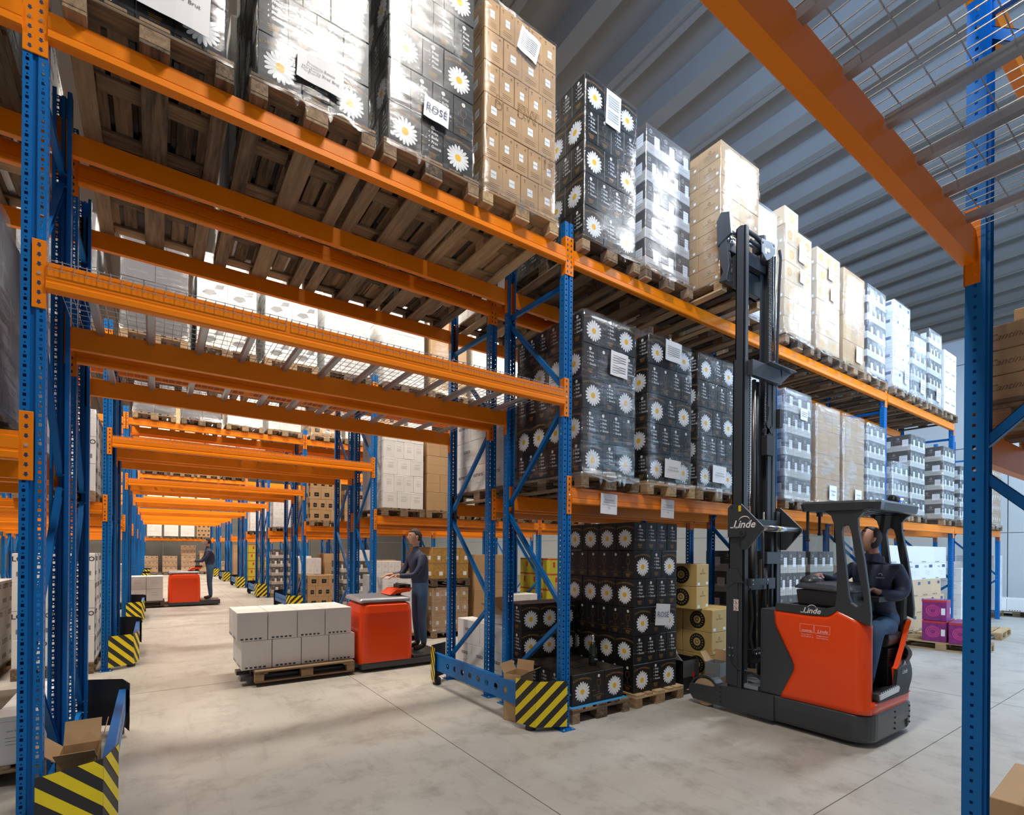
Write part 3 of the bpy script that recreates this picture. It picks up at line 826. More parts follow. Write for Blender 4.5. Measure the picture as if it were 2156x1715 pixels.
# ------------------------------------------------------------------ stretch film
FM = {}
def film_mesh(w, d, h, heavy, seed):
    key = (round(w, 2), round(d, 2), round(h, 1), heavy, seed)
    if key in FM: return FM[key]
    rnd = random.Random(seed*77+int(h*10)); r = .03; pts = []
    hw, hd = w/2+.012, d/2+.012
    for cx, cy, t0 in ((hw-r, -hd+r, -90), (hw-r, hd-r, 0), (-hw+r, hd-r, 90), (-hw+r, -hd+r, 180)):
        for t in (0, 45, 90): pts.append((cx+r*math.cos(math.radians(t0+t)), cy+r*math.sin(math.radians(t0+t)), math.cos(math.radians(t0+t)), math.sin(math.radians(t0+t))))
    full = []
    for a, b_ in zip(pts, pts[1:]+pts[:1]):
        L = math.hypot(a[0]-b_[0], a[1]-b_[1]); n = max(1, int(L/.09))
        for k in range(n):
            t = k/n; full.append(tuple(a[q]*(1-t)+b_[q]*t for q in range(4)))
    nz = max(4, int(h/.075)); b = MB(); N = len(full)
    zs = [-.035, .006, .014]+[h*j/nz for j in range(1, nz+1)]; nz = len(zs)-1
    for j, z in enumerate(zs):
        out = j < 2
        for k, p in enumerate(full):
            o = rnd.uniform(-.004, .006)+.004*math.sin(j*1.9+k*.35)
            zz = z + (rnd.uniform(-.04, .012) if j == 0 else 0) + (.004 if j == nz else 0)
            fx = max(1, .414/hw) if out else 1
            b.v.append((p[0]*fx+p[2]*(.004 if out else o), p[1]+p[3]*(.004 if out else o)-(.034 if (out and p[1] < 0) else 0)+(max(0, 1.2-.03-d+.012) if (out and p[1] > 0) else 0), zz))
    for j in range(nz):
        for k in range(N):
            b.f.append((j*N+k, j*N+(k+1) % N, (j+1)*N+(k+1) % N, (j+1)*N+k)); b.m.append(0)
    # folded rim on the top edge
    i = len(b.v)
    for k, p in enumerate(full): b.v.append((p[0]*.82, p[1]*.86, h+.012+rnd.uniform(-.004, .01)))
    for k in range(N): b.f.append((nz*N+k, nz*N+(k+1) % N, i+(k+1) % N, i+k)); b.m.append(0)
    # loose torn tail
    for q in range(3):
        k = rnd.randrange(int(w/.09)) if w > .2 else 0; x = -w/2+.1+rnd.random()*(w-.2); z = -.06
        b.poly([(x, -hd-.035, 0), (x+.05, -hd-.038, .01), (x+.035, -hd-.042, z-.02), (x+.02, -hd-.036, z-.05), (x+.005, -hd-.04, z-.02)])
    me = b.mesh('stretch_film', [M_FILMW if heavy else M_FILM], smooth=True)
    FM[key] = me; return me
def sheet(parent, w, h, lines, loc, rot=0, size=.03, ink=None, wav=.004, face='F', name='paper_sheet', lab='white paper sheet', ragged=False):
    b = MB(); n = 5
    for k in range(n):
        x0, x1 = -w/2+w*k/n, -w/2+w*(k+1)/n; y0, y1 = wav*math.sin(k*1.3), wav*math.sin((k+1)*1.3)
        b.quad((x0, -.002+y0, -h/2), (x1, -.002+y1, -h/2), (x1, -.002+y1, h/2), (x0, -.002+y0, h/2)); b.quad((x0, y0, -h/2), (x0, y0, h/2), (x1, y1, h/2), (x1, y1, -h/2))
    lh = size*1.35; z = (len(lines)-1)*lh/2
    for tx in lines:
        if tx == '-':
            b.box(-w*.40, w*.36, -.0075, -.0070, z-size*.18, z+size*.18, 1)
        elif tx:
            i = len(b.v); vs, fs = text2d(tx, size); b.v += [(x, -.0075, z+y) for x, y in vs]
            for q in fs: b.f.append(tuple(i+k for k in q)); b.m.append(1)
        z -= lh
    me = b.mesh(name, [M_PAP, ink or M_INK])
    rz = {'F': 0, 'L': -PI/2}[face]
    o = inst(name, me, parent, loc, rot=(0, rot, rz)); 
    if lab: o['label'] = lab
    return o
# stack of cartons on one footprint; returns list of (mesh, x, y, z, rz)
def layout(kind, w, d, layers, h, nx=0, ny=0, cover=('F', 'L', 'R')):
    out = []
    for k in range(layers):
        z = k*h
        if kind == 'daisy':
            me = mk_carton('daisy', .27, .18, .31); a, b_ = .27, .18
            if k % 2 == 0:
                for j in range(6):
                    y = -d/2+b_/2+j*b_
                    out.append((me, -.225+(0), y, z, 0)); out.append((me, .225, y, z, 0 if j % 2 else PI))
                out.append((me, 0, -d/2+a/2, z, PI/2))
            else:
                for q in range(4):
                    x = -.27+q*.18
                    out.append((me, x, -d/2+a/2, z, PI/2 if (q+k) % 4 else -PI/2))
                for j in range(1, 4):
                    for x in (-.27, .27): out.append((me, x, -d/2+a/2+a*j, z, PI/2))
        else:
            if k % 2 == 0: n1, n2 = nx, ny
            else: n1, n2 = (nx+1, max(1, ny-1)) if kind not in ('remi', 'faint', 'tondo', 'plainwhite') else (nx, ny)
            cw, cd = w/n1, d/n2; me = mk_carton(kind, cw, cd, h)
            for q in range(n1):
                for j in range(n2):
                    if j == 0 and 'F' in cover or q == 0 and 'L' in cover or (q == n1-1 and 'R' in cover):
                        out.append((me, -w/2+cw*(q+.5), -d/2+cd*(j+.5), z, 0))
    return out
CORE = {}
def core(w, d, h):
    key = (round(w, 2), round(d, 2), round(h, 2))
    if key not in CORE:
        b = MB(); b.box(-w/2, w/2, -d/2, d/2, .006, h); CORE[key] = b.mesh('inner_cartons', [M_CIN])
    return CORE[key]
SPEC = {'daisy': (.72, 1.08, .31, 0, 0), 'labelled': (.76, 1.16, .265, 4, 5), 'twotone': (.74, 1.14, .30, 3, 4), 'faint': (.76, 1.14, .19, 2, 4),
        'ringed': (.74, 1.14, .25, 2, 4), 'white': (.76, 1.14, .30, 3, 4), 'tondo': (.78, 1.14, .34, 2, 3), 'esmal': (.76, 1.14, .32, 2, 3),
        'losto': (.8, 1.14, .36, 2, 3), 'darkwrap': (.78, 1.14, .36, 2, 3), 'ornate': (.78, 1.1, .30, 3, 3), 'plain': (.76, 1.14, .34, 2, 3),
        'stampbrown': (.76, 1.14, .335, 3, 3), 'plainwhite': (.76, 1.14, .335, 2, 3), 'glasswhite': (.76, 1.14, .335, 2, 3), 'panelled': (.78, 1.14, .28, 3, 4),
        'yellow': (.78, 1.1, .34, 2, 3), 'purple': (.7, .7, .36, 2, 2), 'remi': (.78, 1.16, .22, 1, 4), 'goldwine': (.6, .9, .275, 2, 2)}
def load(x0, yf, z, kind, layers, lab, flm=1, pk='dark', parts=True, rz=0, plab=None, cover=('F', 'L', 'R'), topmix=None, sx=1.0, hs=None, yawj=True):
    """pallet whose front face is at yf and left edge at x0, with a wrapped block of cartons on it"""
    xc = x0+.4; yc = yf+.6; z += .002
    pallet(xc, yc, z, plab or ('pallet under the ' + lab), pk, rz, parts)
    w, d, h, nx, ny = SPEC[kind]
    w *= sx
    if hs: h = hs
    o = empty('wrapped_load' if flm else 'carton_load', (xc, yf+.03+d/2, z+.144), lab, 'pallet load', 'loaded pallets in the racking', rz)
    rr = random.Random(int(x0*100)+int(yf*10)+layers)
    for me, x, y, zz, r_ in layout(kind, w, d, layers, h, nx, ny, cover):
        inst('carton', me, o, (x+rr.uniform(-.002, .002), y+rr.uniform(-.002, .002), zz+.001), r_)
    inst('inner_cartons', core(w-.36 if w > .5 else w*.5, d-.34, layers*h-.02), o, (0, .06, 0))
    top = layers*h
    if topmix:
        k2, n1, n2, th = topmix; me = mk_carton(k2, w/n1, d/n2, th)
        for q in range(n1):
            for j in range(n2): inst('carton', me, o, (-w/2+w/n1*(q+.5), -d/2+d/n2*(j+.5), top), 0)
        top += th
    if flm: inst('stretch_film', film_mesh(w, d, top, flm == 2, int(abs(x0*7)) % 3), o)
    return o
# ------------------------------------------------------------------ loads in the first rack row
YF = 3.56
A = 'shrink-wrapped black daisy wine cartons'
# drive-through bay, top level
l1 = load(-.42, YF, HT, 'daisy', 6, 'wrapped black daisy cartons at the top beam beside the tall blue post', plab='dark worn pallet beside the tall blue post, top level')
sheet(l1, .42, .34, ['Prosecco Ronco', "Margherita 'Pros' Brut"], (.06, -.575, .24), .04, .036, lab='white sheet reading Prosecco Ronco Margherita Pros Brut')
l2 = load(.47, YF, HT, 'daisy', 6, 'wrapped black daisy cartons with a wide Prosecco sheet low on the front', plab='dark worn pallet under the load with the wide Prosecco sheet')
sheet(l2, .30, .19, ['Prosecco Ronco', "Margherita 'Pros' Brut"], (.02, -.575, .20), .05, .027, lab='white sheet reading Prosecco Ronco Margherita Pros Brut')
l3 = load(1.33, YF, HT, 'daisy', 6, 'wrapped black daisy cartons with a handwritten ROSE sheet on the front', plab='dark worn pallet under the load with the ROSE sheet')
sheet(l3, .21, .16, ['ROSÉ'], (.015, -.575, .37), .07, .075, M_INKU, lab='white sheet handwritten ROSE')
l4 = load(2.17, YF, HT, 'labelled', 6, 'wrapped brown cartons with small white labels, top of the drive-through', plab='pale pallet under the brown cartons with small white labels', pk='light')
sheet(l4, .21, .22, ['-']*7, (.06, -.60, 1.40), .25, .014, M_INKG, lab='tilted white shipping sheet')
for tx, x, z in (('D', -.24, .76), ('DW', .05, .80), ('15', .28, .48)):
    b = MB(); vs, fs = text2d(tx, .12, bold=-.012); b.v = [(u, -.002, v) for u, v in vs]; b.f = fs; b.m = [0]*len(fs)
    o_ = inst('marker_writing', b.mesh('marker_writing', [M_INKB]), l4, (x, -.600, z)); o_['label'] = 'black marker writing'
# forklift side, top level
l5 = load(3.26, YF, HT, 'daisy', 5, 'wrapped black daisy cartons past the orange beam joint, long paper sheet near top', plab='pallet with hanging film under the daisy load past the beam joint')
sheet(l5, .20, .34, ['-']*5+['']+['-']*4, (.0, -.565, 1.34), .04, .018, M_INKG, wav=.001, lab='long white delivery sheet')
l6 = load(4.14, YF, HT, 'twotone', 5, 'wrapped grey and beige banded cartons next to the tall daisy load', plab='dark pallet under the grey and beige banded cartons')
load(5.99, YF, HT, 'white', 5, 'white wrapped load half hidden behind the forklift carriage', 2, plab='pallet half hidden behind the forklift carriage')
l7 = load(5.02, 3.26, HT+.012, 'faint', 8, 'pale brown faintly printed cartons in glossy film held on the forklift forks', 1, plab='pallet resting on the raised forklift forks', pk='light')
l9 = load(6.96, YF, HT, 'ringed', 6, 'pale cartons with orange ring prints, one extra carton standing on top', 1, plab='pallet under the ring-printed load with the extra carton')
inst('carton', mk_carton('ringed', .37, .285, .25), l9, (-.19, -.42, 1.5), 0, 'loose carton on top of the load')
sheet(l9, .16, .18, ['-']*5, (.06, -.60, .88), .05, .014, M_INKG); sheet(l9, .2, .26, ['-']*7, (.05, -.60, 1.2), .05, .014, M_INKU)
l10 = load(7.86, YF, HT, 'ringed', 6, 'pale cartons with orange ring prints, flat top, beside the extra-carton load', 1, plab='pallet under the flat-topped ring-printed load')
sheet(l10, .18, .2, ['-']*6, (.02, -.60, 1.2), .05, .014, M_INKU); sheet(l10, .16, .2, ['-']*3, (.08, -.60, .9), .05, .014, M_INKG)
l11 = load(8.74, YF, HT, 'plain', 4, 'brown cartons in glossy film with a printed sheet at the bottom', 1, hs=.37, plab='pallet under the brown cartons with a low printed sheet')
sheet(l11, .22, .26, ['Prosecco', 'Millesimato', '2018'], (.12, -.60, .2), .05, .035)
load(9.62, YF, HT, 'twotone', 5, 'grey banded cartons with bright glare beside the third orange beam joint', 1, plab='pallet at the third orange beam joint, top level')
l13 = load(10.72, YF, HT, 'glasswhite', 5, 'white wrapped cartons with drawn glasses, tall, top level far along', 2, hs=.31, plab='pallet under the tall white cartons with drawn glasses')
sheet(l13, .2, .26, ['-']*3, (.15, -.60, .25), .05, .03, M_INKG)
l14 = load(11.60, YF, HT, 'twotone', 4, 'low grey banded wrapped load, four layers, top level far along', 2, plab='pallet under the low four-layer grey load')
sheet(l14, .26, .26, ['-']*3, (.1, -.60, .22), .05, .03, M_INKG)
l15 = load(12.48, YF, HT, 'twotone', 5, 'grey banded wrapped load, five layers, after the low one', 1, plab='pallet under the five-layer grey load after the low one')
sheet(l15, .26, .26, ['-']*3, (.1, -.60, .22), .05, .03, M_INKG)
load(13.40, YF, HT, 'esmal', 4, 'white and dark patterned cartons last on the top beam', 0, plab='last pallet on the top beam')

# level one
la = load(3.27, YF, H1, 'daisy', 5, 'wrapped black daisy cartons on the middle beam beside the near blue post', 1, plab='pallet on the middle beam beside the near blue post')
sheet(la, .24, .24, ['-']*3+['', '-', '-', '-'], (.09, -.575, 1.10), .05, .018, M_INKG)
sheet(la, .16, .22, ['-']*3, (-.43, -.2, .95), .05, .018, M_INKG, face='L')
lb = load(4.20, YF, H1, 'daisy', 5, 'wrapped black daisy cartons, middle of three on the middle beam', 1, pk='light', plab='pale pallet, middle of three on the middle beam')
sheet(lb, .27, .22, ['-']*5, (.0, -.575, 1.42), .03, .016, M_INKG); sheet(lb, .27, .20, ['Prosecco Ronco', 'Margherita Pros Brut'], (.0, -.575, .15), .03, .022)
lc = load(5.06, YF, H1, 'daisy', 5, 'wrapped black daisy cartons partly behind the forklift mast, middle beam', 1, plab='pallet partly behind the forklift mast, middle beam')
sheet(lc, .27, .20, ['Prosecco Ronco', 'Margherita Pros Brut'], (.0, -.575, .17), .03, .022)
load(5.96, YF, H1, 'white', 5, 'white wrapped cartons behind the forklift mast, middle beam', 2, plab='pallet hidden behind the forklift mast, middle beam')
for x, kd, n, lb_, fl_, hs_ in ((6.98, 'twotone', 5, 'grey banded cartons in heavy film just past the forklift mast', 2, None), (7.88, 'plain', 4, 'brown cartons in heavy film with a white sheet, past the mast', 2, .36),
                         (8.76, 'plain', 4, 'brown sagging cartons in heavy film, second brown load past the mast', 2, .35), (9.64, 'twotone', 5, 'grey banded cartons in torn film before the slim blue post', 2, .285),
                         (10.70, 'twotone', 3, 'short grey banded load in film, middle beam far along', 2, None), (11.57, 'twotone', 5, 'tall grey banded load with bunched film on top, middle beam', 1, None),
                         (13.36, 'twotone', 5, 'grey banded load beside an empty slot, middle beam far end', 1, None), (14.5, 'twotone', 4, 'wrapped load behind the dark blue post, middle beam', 1, None), (17.0, 'labelled', 5, 'pale wrapped load at the end of the middle beam', 2, .28)):
    o_ = load(x, YF, H1, kd, n, lb_, fl_, plab='pallet under the ' + lb_, hs=hs_)
    if x in (7.88, 8.76): sheet(o_, .24, .22, ['Prosecco', 'Rose'], (.1, -.60, .16), .03, .04)
    if x == 6.98: sheet(o_, .2, .16, ['-']*3, (.1, -.60, 1.2), .03, .02, M_INKG)
# paper tags hanging on the middle beam
for xx, w_, lb_ in ((3.69, .23, 'white paper tag on the middle beam nearest the blue post'), (4.59, .22, 'white paper tag on the middle beam above the black cartons')):
    root = empty('beam_tag', (xx, Y1-.03, 2.14), lb_, 'paper sign', 'paper tags hanging on the middle beam')
    sheet(root, w_, .20, ['Prosecco Ronco', 'Margherita Pros Brut', 'Prod. / Confezionamento', 'Italia'], (0, 0, 0), .03, .019, lab=None)

# bay before the drive-through (beside and behind the tall near post)
load(-1.52, YF, HT, 'daisy', 5, 'wrapped black cartons on the top beam before the tall blue post', 1, plab='pallet on the top beam before the tall blue post')
load(-1.50, YF+.04, H1, 'darkwrap', 3, 'slate wrapped cartons printed OVER behind the tall blue post', 2, hs=.37, plab='pallet end showing under the slate wrapped cartons')
load(-2.40, YF, H1, 'darkwrap', 3, 'slate wrapped cartons at the picture edge before the blue post', 1, hs=.42, plab='pallet at the picture edge, middle beam')

# ------------------------------------------------------------------ second row (back to back with the first)
Y2 = rows[1]-.08
for x, kd, n, fl_, t in ((-.42, 'darkwrap', 4, 1, 'slate cartons'), (.47, 'white', 5, 1, 'white cartons'), (1.33, 'plain', 4, 1, 'brown cartons'), (2.2, 'white', 5, 1, 'lined white cartons')):
    load(x, Y2, HT, kd, n, t+' on the top beam of the second rack row over the drive-through', fl_, plab='pallet seen from below under the %s, second rack row' % t)
for x, t in ((3.27, 'first'), (4.17, 'second'), (5.07, 'third'), (5.97, 'fourth'), (6.98, 'fifth'), (7.9, 'sixth'), (8.8, 'seventh'), (9.6, 'eighth'), (10.7, 'ninth'), (11.6, 'tenth')):
    load(x, Y2, HT, 'white', 4, '%s white load past the tunnel on the second row top beam' % t, 0, plab='%s pallet past the tunnel on the second row top beam' % t, cover=('F', 'L'))
load(3.27, Y2, H1, 'esmal', 3, 'white printed cartons stacked behind the braced blue frame', 1, plab='pallet under the white printed cartons behind the braced frame')
load(4.2, Y2, H1, 'white', 4, 'white lined cartons behind the black daisy loads', 1, plab='pallet behind the black daisy loads')
for x in (5.1, 6.0): load(x, Y2, H1, 'white', 4, 'white load on the second row middle beam, %s mast' % ('before the' if x < 5.5 else 'behind the'), 1, plab='pallet on the second row middle beam, %s mast' % ('before the' if x < 5.5 else 'behind the'))
for x, t in ((6.98, 'first'), (7.9, 'second'), (8.8, 'third'), (9.7, 'fourth')): load(x, Y2, H1, 'white', 5, '%s tall white load past the mast on the second row middle beam' % t, 1, plab='%s pallet past the mast, second row middle beam' % t)

# ------------------------------------------------------------------ rack rows further back
def far(r, x, z, kd, n, lab, fl_=0, sd=0, **k):
    load(x, rows[r]-.08+sd, z, kd, n, lab, fl_, parts=False, plab='pallet under the '+lab, cover=('F', 'L') if x > -1 else ('F', 'R'), **k)
R3 = 'third rack row'
far(2, -.42, HT, 'darkwrap', 4, 'slate cartons with small labels on the third row top beam', 1)
far(2, .47, HT, 'tondo', 4, 'white Tondo leaf-print cartons on the third row top beam', 1)
far(2, 1.38, HT, 'tondo', 4, 'bright white Tondo cartons, next to the leaf-print ones', 1)
far(2, 2.27, HT, 'white', 5, 'white lined cartons ending the third row tunnel bay', 1)
far(2, 3.3, HT, 'white', 5, 'white lined cartons just past the third row tunnel', 1)
far(2, 4.2, HT, 'plain', 4, 'brown cartons on the third row top beam', 1)
far(2, 5.1, HT, 'white', 5, 'white cartons after the brown ones, third row top beam', 1)
far(2, 5.99, HT, 'white', 5, 'white cartons ending the bay, third row top beam', 1)
far(2, 3.3, H1, 'white', 5, 'white lined cartons stacked high on the third row middle beam', 0)
far(2, 4.15, H1, 'plain', 4, 'dark brown carton stack beside the white one, third row', 0)
far(2, 5.0, H1, 'white', 4, 'white cartons behind the braced frame, third row middle beam', 1)
far(2, 5.9, H1, 'esmal', 4, 'printed white cartons, third row middle beam', 1)
far(2, 7.0, H1, 'white', 4, 'white cartons seen past the blue posts, third row middle beam', 1)
far(2, 8.0, H1, 'white', 5, 'tall white cartons, far bay of the third row middle beam', 1)
for q, (kd, t) in enumerate((('darkwrap', 'slate'), ('white', 'white'), ('white', 'lined white'), ('darkwrap', 'dark'))):
    far(3, -.42+q*.88, HT, kd, 4, '%s cartons on the fourth row top beam over the tunnel' % t, 1)
for q, (kd, t) in enumerate((('darkwrap', 'slate wrapped'), ('darkwrap', 'second slate wrapped'), ('white', 'white wrapped'), ('white', 'pale wrapped'))):
    far(4, -.42+q*.9, HT, kd, 4, '%s cartons on the fifth row top beam over the tunnel' % t, 1)
for q, (kd, t) in enumerate((('panelled', 'brown panelled'), ('white', 'white'), ('panelled', 'brown'), ('white', 'pale'))):
    far(4, 3.3+q*.89, HT, kd, 4, '%s cartons past the tunnel on the fifth row top beam' % t, 1)
for q, (kd, n, t) in enumerate((('panelled', 4, 'brown panelled'), ('panelled', 3, 'low brown'), ('twotone', 4, 'banded grey'), ('white', 4, 'white'))):
    far(4, 3.30+q*.89, H1, kd, n, '%s cartons on the fifth row middle beam' % t, 0)
for q, (kd, t) in enumerate((('white', 'white'), ('plain', 'brown'), ('white', 'pale'), ('twotone', 'banded'))):
    far(6, -.42+q*.9, HT, kd, 4, '%s cartons on the seventh row top beam over the tunnel' % t, 1)
    far(6, 3.30+q*.89, H1, kd, 4, '%s cartons on the seventh row middle beam past the tunnel' % t, 1)
    far(8, 3.30+q*.89, H1, kd, 4, '%s cartons on the ninth row middle beam past the tunnel' % t, 0)
    far(8, -.42+q*.9, HT, kd, 4, '%s cartons on the ninth row top beam over the tunnel' % t, 0)
# floor positions of the rows further back
F0 = 'on the floor'
def SL(q): return PX(1+q//4)+.08+(q%4)*.89
far(2, 3.32, 0, 'white', 3, 'white lined cartons on the floor behind the red pallet truck', 0, hs=.345)
far(2, 4.28, 0, 'labelled', 3, 'brown labelled cartons in clear film on the floor past the white ones', 1, hs=.27)
o_ = empty('pallet', (4.68, rows[2]+.52, .98), 'empty pallet laid on top of the filmed brown cartons', 'pallet', 'wooden pallets'); inst('deck', PAL['darkone'], o_)
ow = layout('ornate', .78, 1.1, 2, .30, 3, 3, ('F', 'L'))
for OC, (me, x, y, z, r_) in enumerate(ow):
    o_ = inst('carton', me, None, (4.68+x, rows[2]+.52+y, 1.125+z), r_); tag(o_, 'ornate gold flower-print carton over the filmed cartons, %s from below and front' % ORD[OC], 'carton', 'ornate gold cartons in the third rack row')
far(2, 5.19, 0, 'plain', 4, 'large plain brown cartons on the floor beside the ornate ones', 0, hs=.36)
far(2, 6.0, 0, 'white', 2, 'low white cartons on the floor of the third row', 0)
far(2, 7.1, 0, 'yellow', 4, 'yellow and red cartons on the floor, third row', 0)
far(2, 8.2, 0, 'yellow', 3, 'lower yellow and red cartons on the floor, third row', 0)
load(5.0, rows[1]-.1, 0, 'labelled', 4, 'brown cartons in crinkled film behind the second row frame', 1, hs=.26, plab='pallet under the brown cartons in crinkled film, second row')
load(6.0, rows[1]-.1, 0, 'labelled', 3, 'low brown cartons in crinkled film, second row floor', 1, hs=.26, plab='pallet under the low crinkled-film cartons, second row')
load(3.30, rows[1]-.05, 0, 'esmal', 2, 'white printed cartons with open flaps behind the front guard rail', 0, hs=.31, sx=.92, plab='pallet under the white printed cartons with open flaps')
for q, (kd, n, t) in enumerate((('panelled', 3, 'brown panelled'), ('twotone', 4, 'grey banded'), ('white', 4, 'white'), ('panelled', 4, 'tall brown panelled'), ('plain', 4, 'plain brown'), ('white', 3, 'low white'), ('labelled', 5, 'labelled brown'))):
    far(4, SL(q), 0, kd, n, '%s cartons on the floor of the fifth rack row' % t, 0)
for q, (kd, n, t) in enumerate((('twotone', 5, 'grey banded'), ('white', 4, 'white'), ('plain', 4, 'brown'), ('white', 5, 'tall white'), ('panelled', 4, 'brown panelled'))):
    far(6, SL(q), 0, kd, n, '%s cartons on the floor of the seventh rack row' % t, 0)
for q, (kd, n, t) in enumerate((('yellow', 5, 'yellow'), ('plain', 4, 'brown'), ('white', 4, 'white'))):
    far(8, SL(q), 0, kd, n, '%s cartons on the floor of the ninth rack row' % t, 0)
for q, (kd, n, t) in enumerate((('plain', 5, 'brown'), ('yellow', 4, 'yellow'))):
    far(10, SL(q), 0, kd, n, '%s cartons on the floor of the eleventh rack row' % t, 0)
# before the tunnel
far(2, -1.45, 0, 'losto', 4, 'white LOSTO cartons stacked on the floor behind the near post', 0)
far(2, -2.40, 0, 'losto', 3, 'white LOSTO cartons beside the taller LOSTO stack', 0)
far(2, -1.45, H1, 'losto', 3, 'white LOSTO cartons on the third row middle beam', 1)
far(2, -1.45, HT, 'darkwrap', 4, 'slate cartons before the tunnel on the third row top beam', 1)
far(4, -1.45, 0, 'plain', 4, 'brown cartons before the tunnel on the fifth row floor', 0)
far(4, -1.45, H1, 'white', 4, 'white cartons before the tunnel on the fifth row middle beam', 0)
load(-1.44, rows[1]-.05, 0, 'white', 1, 'single layer of white lined cartons on the floor before the near post', 0, hs=.34, plab='pallet under the low white cartons before the near post')
load(-1.5, rows[1]-.05, H1, 'losto', 3, 'white LOSTO cartons on the second row middle beam before the tunnel', 1, plab='pallet under the second row LOSTO cartons')
load(-1.5, rows[1]-.05, HT, 'losto', 3, 'white LOSTO cartons on the second row top beam before the tunnel', 1, plab='pallet under the second row top LOSTO cartons')
# closing rack at the far end
for q, (kd, t) in enumerate((('panelled', 'brown'), ('white', 'white'), ('white', 'second white'), ('white', 'third white'), ('panelled', 'last brown'))):
    load((-1.5, -.42, .47, 1.36, 2.25)[q], yE-.08, H1, kd, 4, '%s cartons on the middle beam of the closing rack' % t, 0, parts=False, cover=('F',), plab='pallet under the %s cartons of the closing rack' % t)
    load((-1.5, -.42, .47, 1.36, 2.25)[q], yE-.08, HT, 'white', 3, '%s load on the top beam of the closing rack' % ('pale ' + ORD[q]), 0, parts=False, cover=('F',), plab='%s pallet on the top beam of the closing rack' % ORD[q])
for q, (n, t) in enumerate(((3, 'first'), (3, 'second'), (5, 'third'), (4, 'fourth'), (2, 'fifth'))):
    load(-.6+q*.98, yE-1.5, 0, 'stampbrown', n, '%s brown carton stack along the floor of the closing rack' % t, 0, parts=False, cover=('F', 'L'), plab='%s pallet along the floor of the closing rack' % t)

# ------------------------------------------------------------------ loose black daisy cartons on the floor, first row
DG = 'black daisy wine cartons stacked on the floor pallets'
pallet(3.70, 4.29, 0, 'dark grey floor pallet with a blue sheet under the low black cartons', 'dark')
pallet(4.60, 4.29, 0, 'pale floor pallet under the tall stack of black daisy cartons', 'light')
b = MB(); b.box(3.31, 4.09, 3.70, 4.86, .1442, .1472); tag(b.build('blue_sheet', M_BLUEL), 'thin blue sheet between the dark pallet and the black cartons', 'sheet')
DM = mk_carton('daisy', .27, .18, .31)
def dcart(x, y, z, rz, lab):
    o = inst('wine_carton', DM, None, (x+random.uniform(-.002, .002), y+random.uniform(-.003, .003), z), rz+random.uniform(-.012, .012)); tag(o, lab, 'carton', DG)
SH = {0: 'daisy side out', 1: 'text side out'}
z0 = .145
for k in range(6):
    z = z0+k*.3075
    lay = '%s layer of the tall stack' % ORD[k]
    if k % 2 == 0:
        for j in range(6):
            dcart(4.22+.135, 3.75+.09+j*.181, z, PI, 'black daisy carton, tunnel face, %s from the corner, %s' % (ORD[j], lay))
            dcart(4.22+.135+.453, 3.75+.09+j*.181, z, PI, 'black daisy carton, inner column, %s from the aisle, %s' % (ORD[j], lay))
        dcart(4.22+.362, 3.75+.135, z, PI/2, 'black daisy carton, text side out, mid front, %s' % lay)
    else:
        for q in range(4): dcart(4.22+.09+.181*q, 3.75+.135, z, PI/2, 'black daisy carton, text side out, %s from the corner, %s' % (ORD[q], lay))
        for j in range(1, 4):
            for q in (0, 3): dcart(4.22+.09+.181*q, 3.75+.135+.271*j, z, PI/2, 'black daisy carton, %s from the aisle, %s column, %s' % (ORD[j], 'tunnel-side' if q == 0 else 'inner', lay))
b = MB(); b.box(4.42, 4.75, 4.05, 4.80, z0, z0+1.8)
o_ = b.build('carton_filler', M_CBLK); tag(o_, 'black cartons hidden in the middle of the tall stack', 'carton', DG)
for j in range(6):
    for q in range(2): dcart(3.345+.135+.45*q, 3.75+.09+j*.181, z0+.004, 0, 'black daisy carton of the low layer, %s from the aisle, %s' % (ORD[j], 'beside the post' if q == 0 else 'beside the tall stack'))
for j in range(4): dcart(3.345+.36, 3.75+.135+j*.271, z0+.004, -PI/2, 'black glass-print carton of the low layer, middle column, %s row' % ORD[j])
for k in (1, 2):
    for q in range(3): dcart(3.36+.135+.27*q, 4.62+.09, z0+.004+.3075*k, 0, 'black daisy carton behind the low layer, %s level, %s place' % (ORD[k], ORD[q]))
    for q in range(3): dcart(3.36+.135+.27*q, 4.62+.275, z0+.004+.3075*k, 0, 'black daisy carton rearmost behind the low layer, %s level, %s place' % (ORD[k], ORD[q]))
sh = empty('rose_sign', (4.66, 3.722, .97), 'white sheet handwritten ROSE pinned on the tall black stack', 'paper sign')
sheet(sh, .24, .24, ['ROSÉ'], (0, 0, 0), .08, .085, M_INKU, lab=None)
# prosecco bottle on the low layer
bt = empty('prosecco_bottle', (3.86, 4.0, z0+.311), 'dark green prosecco bottle with silver foil standing on the black cartons', 'bottle')
M_GLS = mat('dark_green_glass', (.008, .018, .010), .08, var=.02, coat=.5)
b = MB(); b.lathe([(.036, 0), (.043, .008), (.044, .12), (.042, .17), (.026, .215), (.016, .24)], (3.86, 4.0, z0+.311), n=20); b.build('glass_body', M_GLS, bt, smooth=True)
b = MB(); b.lathe([(.0175, .235), (.0155, .25), (.015, .285), (.019, .295), (.018, .318), (.008, .323)], (3.86, 4.0, z0+.311), n=16); b.build('silver_foil', M_CHR, bt, smooth=True)
b = MB(); b.lathe([(.0447, .03), (.0447, .10)], (3.86, 4.0, z0+.311), n=20, m=0); vs, fs = text2d('Pros', .03, bold=.01)
i = len(b.v); b.v += [(3.86+x*.8+.004, 4.0-.0458, z0+.311+.065+y) for x, y in vs]
for q in fs: b.f.append(tuple(i+k for k in q)); b.m.append(1)
b.build('bottle_label', [M_CBLK, M_WH], bt)
